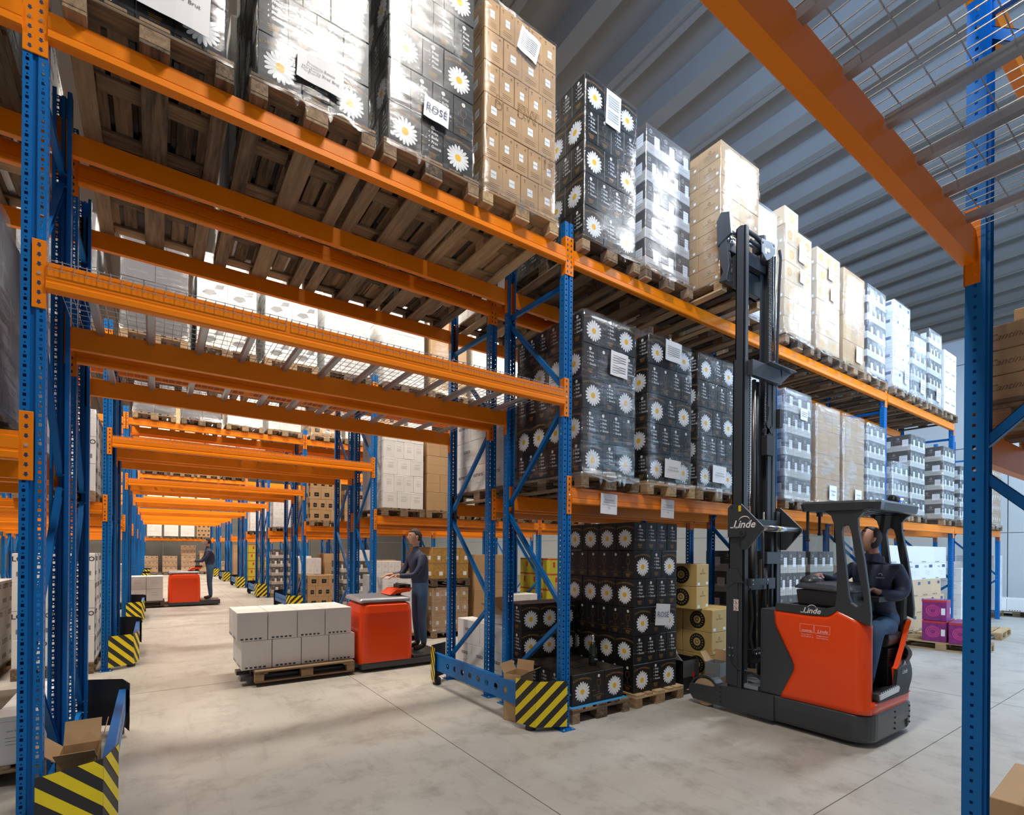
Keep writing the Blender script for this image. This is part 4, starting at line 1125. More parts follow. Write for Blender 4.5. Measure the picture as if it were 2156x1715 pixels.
# open cardboard pieces by the guard rail
def open_box(x, y, z, w, d, h, rz, m_out, m_in, lab, cat='carton', flap=.5, decor=None, flaps=(1, 1, 1, 1), group=None):
    o = empty('open_carton', (x, y, z), lab, cat, group, rz); t = .004
    b = MB(); b.box(-w/2, w/2, -d/2, d/2, 0, t); b.box(-w/2, w/2, -d/2, -d/2+t, 0, h); b.box(-w/2, w/2, d/2-t, d/2, 0, h); b.box(-w/2, -w/2+t, -d/2, d/2, 0, h); b.box(w/2-t, w/2, -d/2, d/2, 0, h)
    me = b.mesh('carton_body', [m_out]); inst('carton_body', me, o)
    if decor:
        for me2 in decor: inst('printed_panel', me2, o)
    fh = d*flap
    for k, (on, p, r_) in enumerate(zip(flaps, ((0, -d/2, h), (0, d/2, h), (-w/2, 0, h), (w/2, 0, h)), ((.9, 0, 0), (-2.3, 0, PI), (0, 0, -PI/2), (0, 0, PI/2)))):
        if not on: continue
        L = w if k < 2 else d
        b = MB(); a = (2.4, 1.9, 2.2, 1.6)[k]
        b.box(-L/2+.003, L/2-.003, -t, 0, 0, fh); me = b.mesh('flap', [m_in])
        inst('flap', me, o, p, rot=(a-PI/2+.2, 0, {0: 0, 1: PI, 2: -PI/2, 3: PI/2}[k]))
    return o
open_box(2.99, 4.15, .0, .24, .2, .46, .4, M_CBRN, M_CBRN, 'open plain brown carton on the floor behind the striped guard plate', flaps=(1, 1, 0, 1))
open_box(-.37, 4.10, 0, .19, .30, .42, 0, M_CBRN, M_CBRN, 'open brown carton on the floor beside the near striped guard plate', flaps=(1, 1, 1, 1))
open_box(3.62, 5.25, .77, .34, .3, .12, .1, M_CWHT, M_CBRN, 'open flap carton on top of the white printed cartons', flaps=(1, 1, 1, 0), flap=.7)
# gold wine cartons with black roundels
pallet(5.88, 4.20, 0, 'pale pallet under the gold wine cartons', 'light')
GW = mk_carton('goldwine', .30, .42, .275)
k = 0
for z in range(3):
    for q in range(2):
        for j in range(2):
            o_ = inst('wine_carton', GW, None, (5.66+.31*q, 3.88+.43*j, .146+.276*z), 0)
            tag(o_, 'gold wine carton with black roundel, %s level, %s, %s' % (ORD[z], 'roundel column' if q == 0 else 'column behind the mast', 'aisle row' if j == 0 else 'second row'), 'carton', 'gold wine cartons with black roundels')
for z in (3, 4):
    o_ = inst('wine_carton', GW, None, (5.50, 4.02, .146+.276*z), .12)
    tag(o_, 'gold wine carton with black roundel, %s' % ('topmost, with an open flap' if z == 4 else 'under the topmost one'), 'carton', 'gold wine cartons with black roundels')
pd = MB(); pd.box(-.152, .152, -.151, -.1505, .20, .395, 0); pd.poly([(.02, -.1512, .2), (.045, -.1512, .165), (.07, -.1512, .2), (.07, -.1512, .235), (.045, -.1512, .265), (.02, -.1512, .235)], 1)
pd.box(-.08, .08, -.1512, -.1508, .05, .058, 2)
o_ = open_box(5.22, 3.90, .0, .31, .30, .40, 0, M_CBLK, M_CWHT, 'open black and silver carton with a white lid beside the gold cartons', flaps=(0, 1, 1, 0), flap=.9, decor=[pd.mesh('printed_panel', [M_CGRY, M_REDB, M_WH])])
pd = MB(); pd.box(-.108, .108, -.0912, -.0905, .06, .22, 0)
o_ = open_box(5.46, 3.57, .0, .22, .18, .38, .1, M_INKG, M_CBRN, 'open grey and chocolate print carton beside the black and silver one', flaps=(0, 1, 0, 1), flap=.7, decor=[pd.mesh('printed_panel', [M_INKB])])
b = MB(); b.box(5.04, 5.30, 4.15, 4.45, 0.0, .62, c=.004); tag(b.build('carton', M_REDB), 'faded red carton between the black stack and the gold cartons', 'carton')
# floor goods behind the forklift, second bay
for x, kd, n, t in ((6.98, 'twotone', 5, 'grey banded cartons on the floor behind the mast'), (7.86, 'twotone', 5, 'grey banded cartons on the floor beyond the steering cover'), (8.76, 'stampbrown', 4, 'brown stamped cartons on the floor behind the cab'), (9.66, 'white', 4, 'white cartons on the floor behind the driver')):
    load(x, YF+.06, 0, kd, n, t, 0, plab='floor pallet under the ' + t, hs=.31 if kd == 'twotone' else None)
# stacked cartons near the far end of the aisle
def stack(x, y, z, kd, w, d, h, nx, lab, cat='carton', grp=None, rz=0):
    me = mk_carton(kd, w, d, h)
    for q in range(nx):
        o = inst('carton', me, None, (x+w*(q+.5), y+d/2, z), rz); tag(o, lab % ORD[q], cat, grp)
GG = 'cartons stacked on the floor past the cab'
for lv, (kd, nx, x, w) in enumerate((('stampbrown', 4, 11.9, .56), ('stampbrown', 5, 11.2, .56), ('stampbrown', 4, 11.55, .56), ('glasswhite', 4, 11.0, .78), ('plainwhite', 4, 11.0, .78))):
    stack(x, 3.72, .145+.336*lv, kd, w, .6, .336, nx, '%%s %s carton, %s level of the stack past the cab' % ({'stampbrown': 'brown stamped', 'glasswhite': 'white glass-print', 'plainwhite': 'plain white'}[kd], ORD[lv]), grp=GG)
for x, t in ((11.5, 'first'), (12.5, 'second'), (13.6, 'third')): pallet(x, 4.3, 0, '%s pallet under the mixed white and brown stack past the cab' % t, 'dark')
pallet(14.1, 3.15, 0, 'empty pale pallet lying in the aisle behind the dark blue post', 'light', rz=PI/2+.08)
pallet(12.9, 3.3, 0, 'pallet under the brown cartons in front of the stack', 'light', rz=PI/2)
pallet(11.55, 3.05, 0, 'pale pallet carrying the purple cartons', 'light', rz=.1)
for q, (x, y, z) in enumerate(((11.34, 2.75, .145), (11.72, 2.78, .145), (11.34, 3.12, .145), (11.72, 3.16, .145), (11.34, 3.12, .51))):
    o_ = inst('carton', mk_carton('purple', .36, .34, .36), None, (x, y, z), .1); tag(o_, 'purple swirl-print carton, %s' % ('front beside the cab', 'front with white label', 'rear beside the cab', 'rear outer', 'topmost')[q], 'carton', 'purple cartons on the pallet')
load(15.2, 3.7, 0, 'white', 4, 'grey and white cartons on the floor behind the dark blue post', 0, plab='pallet under the grey and white cartons behind the dark post')
load(16.2, 3.75, 0, 'plainwhite', 4, 'plain white cartons on the floor before the last slim post', 0, plab='pallet before the last slim blue post')
load(18.15, 3.75, 0, 'white', 5, 'white carton stack past the last slim blue post', 0, plab='pallet past the last slim blue post')
load(18.9, 2.9, 0, 'plainwhite', 1, 'single layer of white cartons by the end wall', 0, plab='pallet by the end wall')
# cartons on the rack beside the dark blue post
o_ = load(3.33, -.46, H1, 'remi', 3, 'brown cartons with script writing on the shelf beside the dark blue post', 0, hs=.122, plab='pallet beside the dark blue post', cover=('F', 'L', 'R'))
inst('carton', mk_carton('plain', .7, .9, .05), o_, (.05, .0, .368), 0); inst('carton', mk_carton('plain', .3, .5, .12), o_, (.1, .3, .42), 0)
for k_, (x, y, z, w, d, h, t) in enumerate(((4.42, .62, 0, .8, .5, .26, 'lower brown carton on the floor beside the dark blue post'), (4.50, .55, .26, .55, .4, .17, 'upper brown carton on the floor beside the dark blue post'))):
    o_ = inst('carton', mk_carton('plain', w, d, h), None, (x, y, z), .05); tag(o_, t, 'carton')
# ------------------------------------------------------------------ reach truck (forklift)
FT = empty('reach_truck', (5.45, 2.6, 0), 'orange-red and dark grey reach forklift with raised mast in the aisle', 'forklift')
XA, XB = 4.93, 5.97
def outline(ins, y1=2.72, y0=1.80, r=.17, n=7, xa=XA, xb=XB):
    a, b_ = xa+ins, xb-ins; y = y0+ins; pts = [(a, y1)]
    for k in range(n+1):
        t = PI+PI/2*k/n; pts.append((a+r+r*math.cos(t), y+r+r*math.sin(t)))
    for k in range(n+1):
        t = 1.5*PI+PI/2*k/n; pts.append((b_-r+r*math.cos(t), y+r+r*math.sin(t)))
    pts.append((b_, y1)); return pts
def loft(mb, rings, m=0, caps=True, closed=True):
    n = len(rings[0]); i = len(mb.v)
    for r_ in rings: mb.v += r_
    for j in range(len(rings)-1):
        for k in range(n if closed else n-1):
            mb.f.append((i+j*n+k, i+j*n+(k+1) % n, i+(j+1)*n+(k+1) % n, i+(j+1)*n+k)); mb.m.append(m)
    if caps:
        mb.f.append(tuple(i+k for k in range(n))[::-1]); mb.m.append(m)
        mb.f.append(tuple(i+(len(rings)-1)*n+k for k in range(n))); mb.m.append(m)
# chassis skirt with rear cut-out
def skirt(z, ins):
    out = []
    for x, y in outline(ins):
        zz = z
        if z < .1 and y < 1.9 and 5.50 < x < 5.78: zz = .13
        out.append((x, y, zz))
    return out
def outl2(ins):   # denser rear edge
    o = outline(ins); res = []
    for a, b_ in zip(o, o[1:]):
        res.append(a)
        if abs(a[1]-b_[1]) < .01 and abs(a[0]-b_[0]) > .3:
            for x in (5.49, 5.505, 5.77, 5.785): res.append((x, a[1]))
    res.append(o[-1]); return res
b = MB(); rings = []
for z, ins in ((.045, .012), (.07, .0), (.20, -.006), (.275, -.004), (.29, .008)):
    rings.append([(x, y, (.14 if (z < .1 and y < 1.85 and 5.50 < x < 5.78) else z)) for x, y in outl2(ins)])
loft(b, rings)
b.build('chassis_skirt', M_FORK, FT)
b = MB()
for z in (.1, .15, .2, .25):
    for x in (5.47, 5.81): b.tube((x, 1.797, z), (x, 1.79, z), .009, 8)
b.box(XA+.02, XB-.02, 2.0, 2.7, .05, .29)
b.build('skirt_bolts', M_FORKD, FT)
b = MB(); b.box(5.2, 5.7, 2.0, 2.5, .02, .05); b.lathe([(.12, -.04), (.13, 0), (.12, .04)], (5.45, 2.15, .13), 'x', 20); b.build('drive_wheel', M_RUB, FT)
# support legs with wheels and fenders
for s, xa, xb in ((0, 4.905, 5.03), (1, 5.86, 5.985)):
    b = MB()
    b.prism([(2.60, .045), (2.60, .288), (2.72, .288), (3.10, .272), (3.20, .262), (3.26, .232), (3.44, .226), (3.54, .215), (3.56, .17), (3.55, .11), (3.50, .05)], 'x', xa, xb)
    lg = b.build('support_leg', M_FORK, FT, bevel=.008)
    b = MB(); b.lathe([(.10, -.055), (.145, -.05), (.15, 0), (.145, .05), (.10, .055)], ((xa+xb)/2, 3.36, .152), 'x', 28); b.build('load_wheel', M_TAN, FT, smooth=False)
    b = MB(); pr = []
    for k in range(13):
        t = math.radians(15+150*k/12); pr.append((3.36+.185*math.cos(t), .150+.185*math.sin(t)))
    for k in range(12, -1, -1):
        t = math.radians(15+150*k/12); pr.append((3.36+.168*math.cos(t), .150+.168*math.sin(t)))
    for k in range(12):
        q = [pr[k], pr[k+1], pr[24-k], pr[25-k]]
        b.prism(q, 'x', xa+.01, xb+.01)
    b.build('fender', M_FORK, FT)
    for z in (.10, .15, .20, .25):
        b = MB(); b.tube((xa-.004, 3.16, z), (xa+.002, 3.16, z), .009, 8); b.build('leg_bolt', M_FORKD, FT)
# battery side
b = MB(); b.box(XA+.012, XB-.012, 1.98, 2.74, .292, 1.09); b.box(4.95, 5.95, 2.5, 2.76, .292, 1.12); b.build('battery_box', M_FORK, FT, bevel=.01)
# red side panel with corner
def yfront(z):
    P_ = [(.29, 2.55), (.56, 2.425), (.60, 2.42), (.64, 2.43), (.95, 2.59), (1.0, 2.605), (1.12, 2.61)]
    for (a, ya), (c, yc) in zip(P_, P_[1:]):
        if z <= c: return ya+(yc-ya)*(z-a)/(c-a)
    return 2.61
def ztop(Y):
    P_ = [(1.78, 1.04), (1.80, 1.055), (2.06, 1.165), (2.10, 1.12), (2.15, 1.105), (2.3, 1.10), (2.61, 1.115)]
    for (a, za), (c, zc) in zip(P_, P_[1:]):
        if Y <= c: return za+(zc-za)*max(0, Y-a)/(c-a)
    return 1.115
cols = []
NS = 26
for k in range(NS+1): cols.append(('s', k/NS))
for k in range(1, 9): cols.append(('c', k/8))
b = MB(); NR = 20; i0 = 0
for kind, t in cols:
    for j in range(NR+1):
        v = j/NR
        if kind == 's':
            Y0 = 2.61*(1-t)+1.93*t; z = .292+v*(ztop(Y0)-.292); Y = yfront(z)*(1-t)+1.93*t
            if v == 1: Y = Y0
            bul = .018*math.sin(PI*min(1, max(0, (z-.29)/.8)))*math.sin(PI*min(1, t*.9+.05))**.5 if 0 < t else 0
            b.v.append((XA-bul, Y, z))
        else:
            a = t*PI/2*.86; r_ = .115; x = XA+r_-r_*math.cos(a); Y = 1.93-r_*1.05*math.sin(a)
            z = .292+v*(ztop(max(Y, 1.80))-.292)
            rec = 1 if z < .42 else max(0, 1-.55*math.sin(PI*(z-.42)/.72))  # opening edge sweeps outwards low down
            bul = .018*math.sin(PI*min(1, max(0, (z-.29)/.8)))*(1-t)*.75
            b.v.append((x-bul, Y, z))
for c_ in range(len(cols)-1):
    for j in range(NR):
        a = c_*(NR+1)+j; b.f.append((a, a+1, a+NR+2, a+NR+1)); b.m.append(0)
side = b.build('side_panel', M_RED, FT, smooth=True)
md = side.modifiers.new('solid', 'SOLIDIFY'); md.thickness = .02; md.offset = 1
# rear lower band
def rearY(x): return 1.802+(max(0, x-5.78)/.19)**2*.12 if x > 5.78 else 1.802+(max(0, 5.10-x)/.17)**2*.06
b = MB(); xs_ = [5.0+.95*k/24 for k in range(25)]+[XB]
lo = []
for x in xs_: lo.append((x, rearY(x)))
lo += [(XB, 2.0), (XB, 2.6)]
rings = []
for z, dz in ((.292, 0), (.34, .004), (.40, .006)):
    rings.append([(x, y-dz, z) for x, y in lo])
loft(b, rings, caps=False, closed=False)
rb = b.build('rear_band', M_RED, FT, smooth=True); md = rb.modifiers.new('solid', 'SOLIDIFY'); md.thickness = .02; md.offset = -1
# far red strip and dark inserts
def rplate(pts, name, m, off=0, th=.03, bev=0):
    vf = plate(pts, [], th)
    b = MB(); b.add(vf, lambda p: (p[0], rearY(p[0])+p[2]-off, p[1])); return b.build(name, m, FT, bevel=bev)
def dens(pts, n=6):
    o = []
    for a, c in zip(pts, pts[1:]+pts[:1]):
        for k in range(n): o.append((a[0]+(c[0]-a[0])*k/n, a[1]+(c[1]-a[1])*k/n))
    return o
rplate(dens([(5.97, .38), (5.97, 1.06), (5.80, 1.04), (5.74, .97), (5.62, .80), (5.50, .655), (5.46, .64), (5.50, .40)]), 'rear_pillar_panel', M_RED, th=.04)
TP = rplate(dens([(5.06, .40), (5.70, .39), (5.80, .52), (5.955, .72), (5.955, .80), (5.68, .66), (5.46, .635), (5.43, .50), (5.03, .475), (5.03, .44)]), 'threshold_panel', M_FORKD, off=.014, th=.03)
b = MB(); vs, fs = text2d('Linde', .055, shear=.35, bold=.015); b.v = [(5.62+x, 1.772, .60+y) for x, y in vs]; b.f = fs; b.m = [0]*len(fs)
b.poly([(5.59, 1.772, .655), (5.62, 1.772, .70), (5.65, 1.772, .655), (5.636, 1.772, .655), (5.62, 1.772, .682), (5.603, 1.772, .655)]); b.build('rear_lettering', M_WH, TP)
b = MB(); b.prism([(5.05, .475), (5.46, .495), (5.485, .47), (5.46, .44), (5.06, .425)], 'y', 1.765, 1.80)
for k in range(9): b.box(5.08+k*.042, 5.10+k*.042, 1.77, 1.80, .478+k*.001, .486+k*.002)
b.build('entry_step', M_CHR, FT)
# cabin inside: floor, seat base, seat
b = MB(); b.box(4.98, 5.92, 1.84, 2.55, .40, .46); b.box(5.50, 5.93, 1.86, 2.5, .46, .80); b.box(5.93, 5.955, 1.90, 2.5, .3, 1.05); b.box(4.96, 5.40, 2.30, 2.55, .46, 1.1)
b.build('cabin_lining', M_FORKD, FT, bevel=.01)
b = MB()
for z, ins in ((.80, .05), (.83, .02), (.90, 0), (.94, .02)): pass
loft(b, [[(x, y, z) for x, y in ((5.46+i_, 1.84+i_), (5.92-i_, 1.84+i_), (5.92-i_, 2.24-i_), (5.46+i_, 2.24-i_))] for z, i_ in ((.80, .06), (.84, .01), (.89, 0), (.93, .01), (.95, .05))])
b.build('seat_cushion', M_SEAT, FT, bevel=.012)
b = MB(); loft(b, [[(5.80+dx, y, z) for y in (1.84, 2.24)]+[(5.90+dx, y, z) for y in (2.24, 1.84)] for z, dx in ((.92, 0), (1.1, .01), (1.32, .03), (1.42, .05))])
b.build('seat_backrest', M_SEAT, FT, bevel=.03)
b = MB()
for k in range(5): b.box(5.5, 5.88, 1.86+.0, 2.2, .70+k*.02, .705+k*.02)
b.build('seat_suspension', M_RUB, FT)
# dark cover over battery and cowl
b = MB()
vf = plate([(2.60, 1.115), (2.595, 1.19), (2.3, 1.185), (2.15, 1.175), (2.06, 1.205), (2.055, 1.165), (2.10, 1.125), (2.14, 1.108), (2.3, 1.103)], [], .06, .006)
b.add(vf, lambda p: (XA+.022+p[2], p[0], p[1])); b.box(4.96, 5.9, 2.52, 2.60, 1.10, 1.185); b.box(4.96, 5.9, 2.06, 2.56, 1.09, 1.13, 1)
BC = b.build('battery_cover', [M_FORK, M_RUB], FT)
b = MB(); rings = []
for z, i_, dy in ((1.13, .03, 0), (1.20, .0, 0), (1.305, -.01, 0), (1.33, -.012, 0)):
    rings.append([(x, y, z) for x, y in outline(0, y1=2.42+i_*-1, y0=1.98, r=.12, xa=4.99+i_, xb=5.62)])
loft(b, rings); b.build('console', M_FORKD, FT, bevel=.01)
b = MB(); rings = []
for z, i_ in ((1.33, -.015), (1.355, -.01), (1.385, .03), (1.40, .10)):
    rings.append([(x, y, z+(y-2.2)*.05) for x, y in outline(0, y1=2.43-i_, y0=1.97+i_, r=.14, xa=4.98+i_, xb=5.63-i_)])
loft(b, rings); b.build('console_top', M_FORK, FT, smooth=False, bevel=.015)
b = MB(); rings = []
for t in range(7):
    a = PI/2*t/6; r_ = math.cos(a); rings.append([(5.14+.13*r_*math.cos(2*PI*k/16), 2.36+.10*r_*math.sin(2*PI*k/16), 1.39+.075*math.sin(a)) for k in range(16)])
loft(b, rings); b.build('steering_housing', M_FORK, FT, smooth=True)
b = MB(); b.tube((5.34, 2.0, 1.30), (5.36, 1.96, 1.37), .012, 8); b.tube((5.36, 1.96, 1.365), (5.36, 1.955, 1.39), .02, 10); b.box(5.28, 5.5, 1.86, 2.0, 1.235, 1.285); b.build('control_lever', M_FORKD, FT, bevel=.004)
# guard pillars (near side and far side)
def pillar(x, lab):
    out = [(2.17, 2.05), (2.11, 2.00), (2.085, 1.92), (2.07, 1.75), (2.06, 1.5), (2.062, 1.3), (2.075, 1.205), (2.06, 1.165), (1.80, 1.055), (1.797, 1.15), (1.815, 1.35), (1.85, 1.62), (1.895, 1.88), (1.90, 1.97), (1.86, 2.02), (1.80, 2.05)]
    sl = [(2.025, 1.86), (2.015, 1.905), (1.99, 1.92), (1.965, 1.905), (1.95, 1.86), (1.915, 1.62), (1.87, 1.38), (1.85, 1.28), (1.862, 1.235), (1.90, 1.215), (1.945, 1.245), (1.965, 1.30), (1.985, 1.5)]
    vf = plate(out, [sl], .05, .008)
    b = MB(); b.add(vf, lambda p: (x+p[2], p[0], p[1])); return b.build('guard_pillar', M_FORK, FT)
pillar(XA+.022, ''); pillar(XB-.04, '')
# overhead guard
b = MB(); rings = []
OG = []
def og(ins, z): 
    r_ = .16; xa, xb, y0, y1 = 4.90+ins, 5.99-ins, 1.745+ins, 2.38-ins; pts = []
    for cx, cy, t0 in ((xa+r_, y0+r_, 180), (xb-r_, y0+r_, 270), (xb-.06, y1-.06, 0), (xa+.06, y1-.06, 90)):
        rr_ = r_ if cy < 2 else .06
        for k in range(6):
            t = math.radians(t0+90*k/5); pts.append((cx+rr_*math.cos(t), cy+rr_*math.sin(t), z+.02*math.sin((cy-1.7)*2)))
    return pts
loft(b, [og(.045, 2.03), og(.012, 2.035), og(0, 2.10), og(.012, 2.118), og(.05, 2.122), og(.09, 2.118), og(.09, 2.04), og(.045, 2.03)], caps=False)
gd = b.build('guard_rim', M_FORK, FT, smooth=False)
for k in range(6):
    b = MB(); y = 1.86+k*.085; b.box(4.97, 5.92, y, y+.03, 2.055, 2.10); b.build('guard_bar', M_FORK, FT)
for x, zb in ((4.97, 1.79), (5.20, 1.85), (5.53, 1.79)):
    b = MB(); b.box(x-.008, x+.008, 2.315, 2.335, zb, 2.05); 
    if zb > 1.8: b.box(x-.03, x+.03, 2.31, 2.34, 2.02, 2.05)
    b.tube((x, 2.31, zb), (x, 2.34, zb), .012, 8); b.build('screen_rod', M_FORKD, FT)
mg = bpy.data.materials.new('clear_screen'); mg.use_nodes = True; n_ = mg.node_tree.nodes; l_ = mg.node_tree.links; n_.clear()
o1 = n_.new('ShaderNodeOutputMaterial'); t1 = n_.new('ShaderNodeBsdfTransparent'); g1 = n_.new('ShaderNodeBsdfGlossy'); g1.inputs['Roughness'].default_value = .05; x1_ = n_.new('ShaderNodeMixShader'); x1_.inputs[0].default_value = .08
t1.inputs[0].default_value = (.86, .88, .88, 1)
l_.new(t1.outputs[0], x1_.inputs[1]); l_.new(g1.outputs[0], x1_.inputs[2]); l_.new(x1_.outputs[0], o1.inputs[0])
b = MB(); b.box(4.97, 5.90, 2.338, 2.342, 1.44, 2.03); b.build('clear_screen', mg, FT)
# blue beacon
b = MB(); b.lathe([(.02, -.065), (.038, -.06), (.042, 0), (.042, .012)], (5.74, 1.90, 2.185), 'x', 16, 0); b.box(5.70, 5.76, 1.88, 1.92, 2.11, 2.15, 0)
BB = b.build('beacon_body', M_FORKD, FT, smooth=False)
mb_ = bpy.data.materials.new('blue_beacon_lens'); mb_.use_nodes = True; q_ = mb_.node_tree.nodes['Principled BSDF']; q_.inputs['Base Color'].default_value = (.01, .04, .7, 1); q_.inputs['Emission Color'].default_value = (.02, .08, 1, 1); q_.inputs['Emission Strength'].default_value = 1.6
mw_ = bpy.data.materials.new('beacon_led'); mw_.use_nodes = True; q_ = mw_.node_tree.nodes['Principled BSDF']; q_.inputs['Emission Color'].default_value = (.6, .75, 1, 1); q_.inputs['Emission Strength'].default_value = 5
b = MB(); b.lathe([(.042, .012), (.043, .05), (.036, .075), (.015, .082)], (5.74, 1.90, 2.185), 'x', 16, 0); b.tube((5.76, 1.855, 2.185), (5.785, 1.855, 2.185), .010, 8, 1); b.build('beacon_lens', [mb_, mw_], BB)
b = MB(); b.path([(5.68, 1.89, 2.18), (5.63, 1.87, 2.20), (5.58, 1.86, 2.17), (5.64, 1.86, 2.14)], .005, 6); b.build('beacon_cable', M_RUB, BB)

# mast
def rail(xa, xb, ya, yb, z0, z1, name, open_to=1):
    b = MB(); t = .018
    b.box(xa, xa+t if open_to > 0 else xb, ya, yb, z0, z1) if open_to > 0 else b.box(xb-t, xb, ya, yb, z0, z1)
    b.box(xa, xb, ya, ya+t, z0, z1); b.box(xa, xb, yb-t, yb, z0, z1)
    return b.build(name, M_FORK, FT, bevel=.004)
rail(4.935, 5.015, 2.93, 3.10, .25, 2.12, 'outer_mast_rail', 1); rail(5.58, 5.66, 2.93, 3.10, .25, 2.12, 'outer_mast_rail', -1)
rail(4.955, 5.035, 2.955, 3.08, .35, 3.68, 'middle_mast_rail', 1); rail(5.52, 5.60, 2.955, 3.08, .35, 3.68, 'middle_mast_rail', -1)
rail(4.975, 5.045, 2.965, 3.07, 2.0, 5.06, 'inner_mast_rail', 1); rail(5.44, 5.53, 2.965, 3.07, 2.0, 4.98, 'inner_mast_rail', -1)
b = MB(); b.box(5.02, 5.60, 2.90, 2.955, 3.50, 3.66); b.box(5.28, 5.80, 2.84, 2.97, 3.66, 3.675); b.prism([(5.60, 3.52), (5.80, 3.66), (5.80, 3.675), (5.56, 3.675)], 'y', 2.90, 2.915); b.build('mast_crossmember', M_FORK, FT, bevel=.004)
for q_ in ((5.03, 5.60, 3.02, 3.09, 4.72, 4.86), (5.03, 5.55, 2.93, 2.96, 1.28, 1.40), (5.36, 5.64, 2.92, 2.96, 1.55, 1.68), (5.03, 5.6, 2.92, 2.97, 1.96, 2.02)):
    b = MB(); b.box(*q_); b.build('mast_crossmember', M_FORK, FT, bevel=.004)
b = MB(); b.tube((5.20, 2.99, .45), (5.20, 2.99, 2.0), .045, 16); b.tube((5.42, 3.0, .35), (5.42, 3.0, 1.6), .05, 16); b.tube((5.30, 3.02, 2.0), (5.30, 3.02, 3.5), .028, 14); b.build('lift_cylinder', M_FORKD, FT, smooth=True)
b = MB(); b.tube((5.20, 2.99, 2.0), (5.20, 2.99, 3.5), .022, 14); b.tube((5.30, 2.93, 1.38), (5.30, 2.93, 2.1), .010, 10); b.tube((5.53, 2.95, 3.62), (5.53, 2.95, 4.9), .012, 10); b.build('piston_rod', M_CHAIN, FT, smooth=True)
def chain(x, y, z0, z1, n=1):
    b = MB(); z = z0; k = 0
    while z < z1:
        w_ = .013 if k % 2 else .009
        b.box(x-w_, x+w_, y-.006, y+.006, z, z+.017); z += .021; k += 1
    b.build('lift_chain', M_CHAIN, FT)
chain(5.115, 2.985, 2.0, 3.55); chain(5.085, 2.99, 2.0, 3.55); chain(5.41, 2.945, 3.5, 4.86); chain(5.37, 2.96, 2.85, 3.5); chain(5.44, 2.945, 3.5, 4.86)
b = MB()
for (x, y, z, r_) in ((5.42, 2.96, 3.05, .045), (5.47, 2.96, 3.0, .04), (5.40, 2.97, 2.98, .035)): b.tube((x, y-.02, z), (x, y+.02, z), r_, 14)
b.box(5.36, 5.50, 2.93, 2.99, 2.72, 2.93); b.prism([(5.38, 2.93), (5.50, 2.93), (5.46, 3.25), (5.44, 3.25)], 'y', 2.95, 2.97); b.path([(5.42, 2.94, 3.6), (5.44, 2.92, 3.72), (5.50, 2.93, 3.74), (5.53, 2.95, 3.60)], .012, 8)
b.box(5.62, 5.68, 2.93, 2.99, 3.05, 3.25)
b.build('hose_pulley', M_RUB, FT)
# hydraulic hoses low down
b = MB()
for pts, r_ in (([(5.06, 2.93, 1.3), (5.07, 2.91, 1.0), (5.05, 2.92, .8), (5.09, 2.91, .62)], .012), ([(5.34, 2.90, 1.35), (5.34, 2.90, .6), (5.30, 2.90, .5), (5.22, 2.9, .48)], .012),
                ([(4.93, 3.06, .72), (4.92, 3.04, .55), (4.93, 2.98, .47), (5.0, 2.88, .45), (5.05, 2.80, .38), (5.08, 2.78, .30)], .011), ([(5.02, 2.92, .34), (5.1, 2.85, .30), (5.18, 2.80, .31)], .014)): b.path(pts, r_, 8)
b.build('hydraulic_hose', M_RUB, FT)
b = MB(); b.tube((5.335, 2.898, 1.12), (5.335, 2.898, .60), .008, 8); b.build('copper_pipe', mat('brass_pipe', (.55, .38, .2), .35, metal=.8), FT)
b = MB(); b.box(5.10, 5.30, 2.90, 2.98, .52, .66)
for k in range(5): b.tube((5.12+k*.035, 2.895, .62), (5.12+k*.035, 2.89, .62), .012, 8, 1)
b.build('valve_block', [M_FORKD, M_CHR], FT, bevel=.003)
b = MB(); b.box(5.04, 5.5, 2.74, 3.0, .26, .29); b.box(4.95, 5.6, 2.78, 3.12, .29, .33, 0); b.build('mast_carriage_plate', M_ZN, FT)
# bracket strap
b = MB(); b.box(5.02, 5.36, 2.90, 2.93, 1.33, 1.40)
for x in (5.05, 5.33):
    for z in (1.345, 1.385): b.tube((x, 2.90, z), (x, 2.893, z), .009, 6, 1)
b.build('cylinder_bracket', [M_FORK, M_BOLT], FT)
b = MB(); b.box(4.925, 4.937, 2.99, 3.115, .30, 1.50); b.prism([(2.93, 1.36), (3.0, 1.5), (3.1, 1.5), (3.1, 1.30), (3.02, 1.36)], 'x', 4.92, 4.936)
for z in (.60, .68): 
    for y in (3.04, 3.07): b.tube((4.924, y, z), (4.917, y, z), .009, 6, 1)
RC = b.build('rail_cover_plate', [M_FORK, M_BOLT], FT)
# link plates with lettering
def lplate(x):
    vf = plate([(3.095, 2.13), (3.06, 2.165), (2.945, 2.165), (2.715, 1.93), (2.712, 1.90), (2.885, 1.70), (2.94, 1.70), (2.95, 1.83), (3.095, 1.83)], [circ(3.05, 2.13, .010, 10)], .022, .003)
    b = MB(); b.add(vf, lambda p: (x+p[2], p[0], p[1])); return b.build('link_plate', M_FORK, FT)
LP = lplate(4.915); lplate(5.68)
b = MB(); b.tube((4.92, 2.755, 1.915), (5.68, 2.755, 1.915), .030, 18); b.build('cross_tube', M_CHR, FT, smooth=True)
b = MB(); b.tube((5.24, 2.755, 1.915), (5.27, 2.755, 1.915), .031, 18); b.build('yellow_band', M_YEL, FT)
b = MB(); b.tube((4.905, 2.93, 1.865), (4.885, 2.93, 1.865), .042, 6); b.tube((4.886, 2.93, 1.865), (4.880, 2.93, 1.865), .02, 14, 1); b.build('hex_nut', [M_FORK, M_RUB], LP)
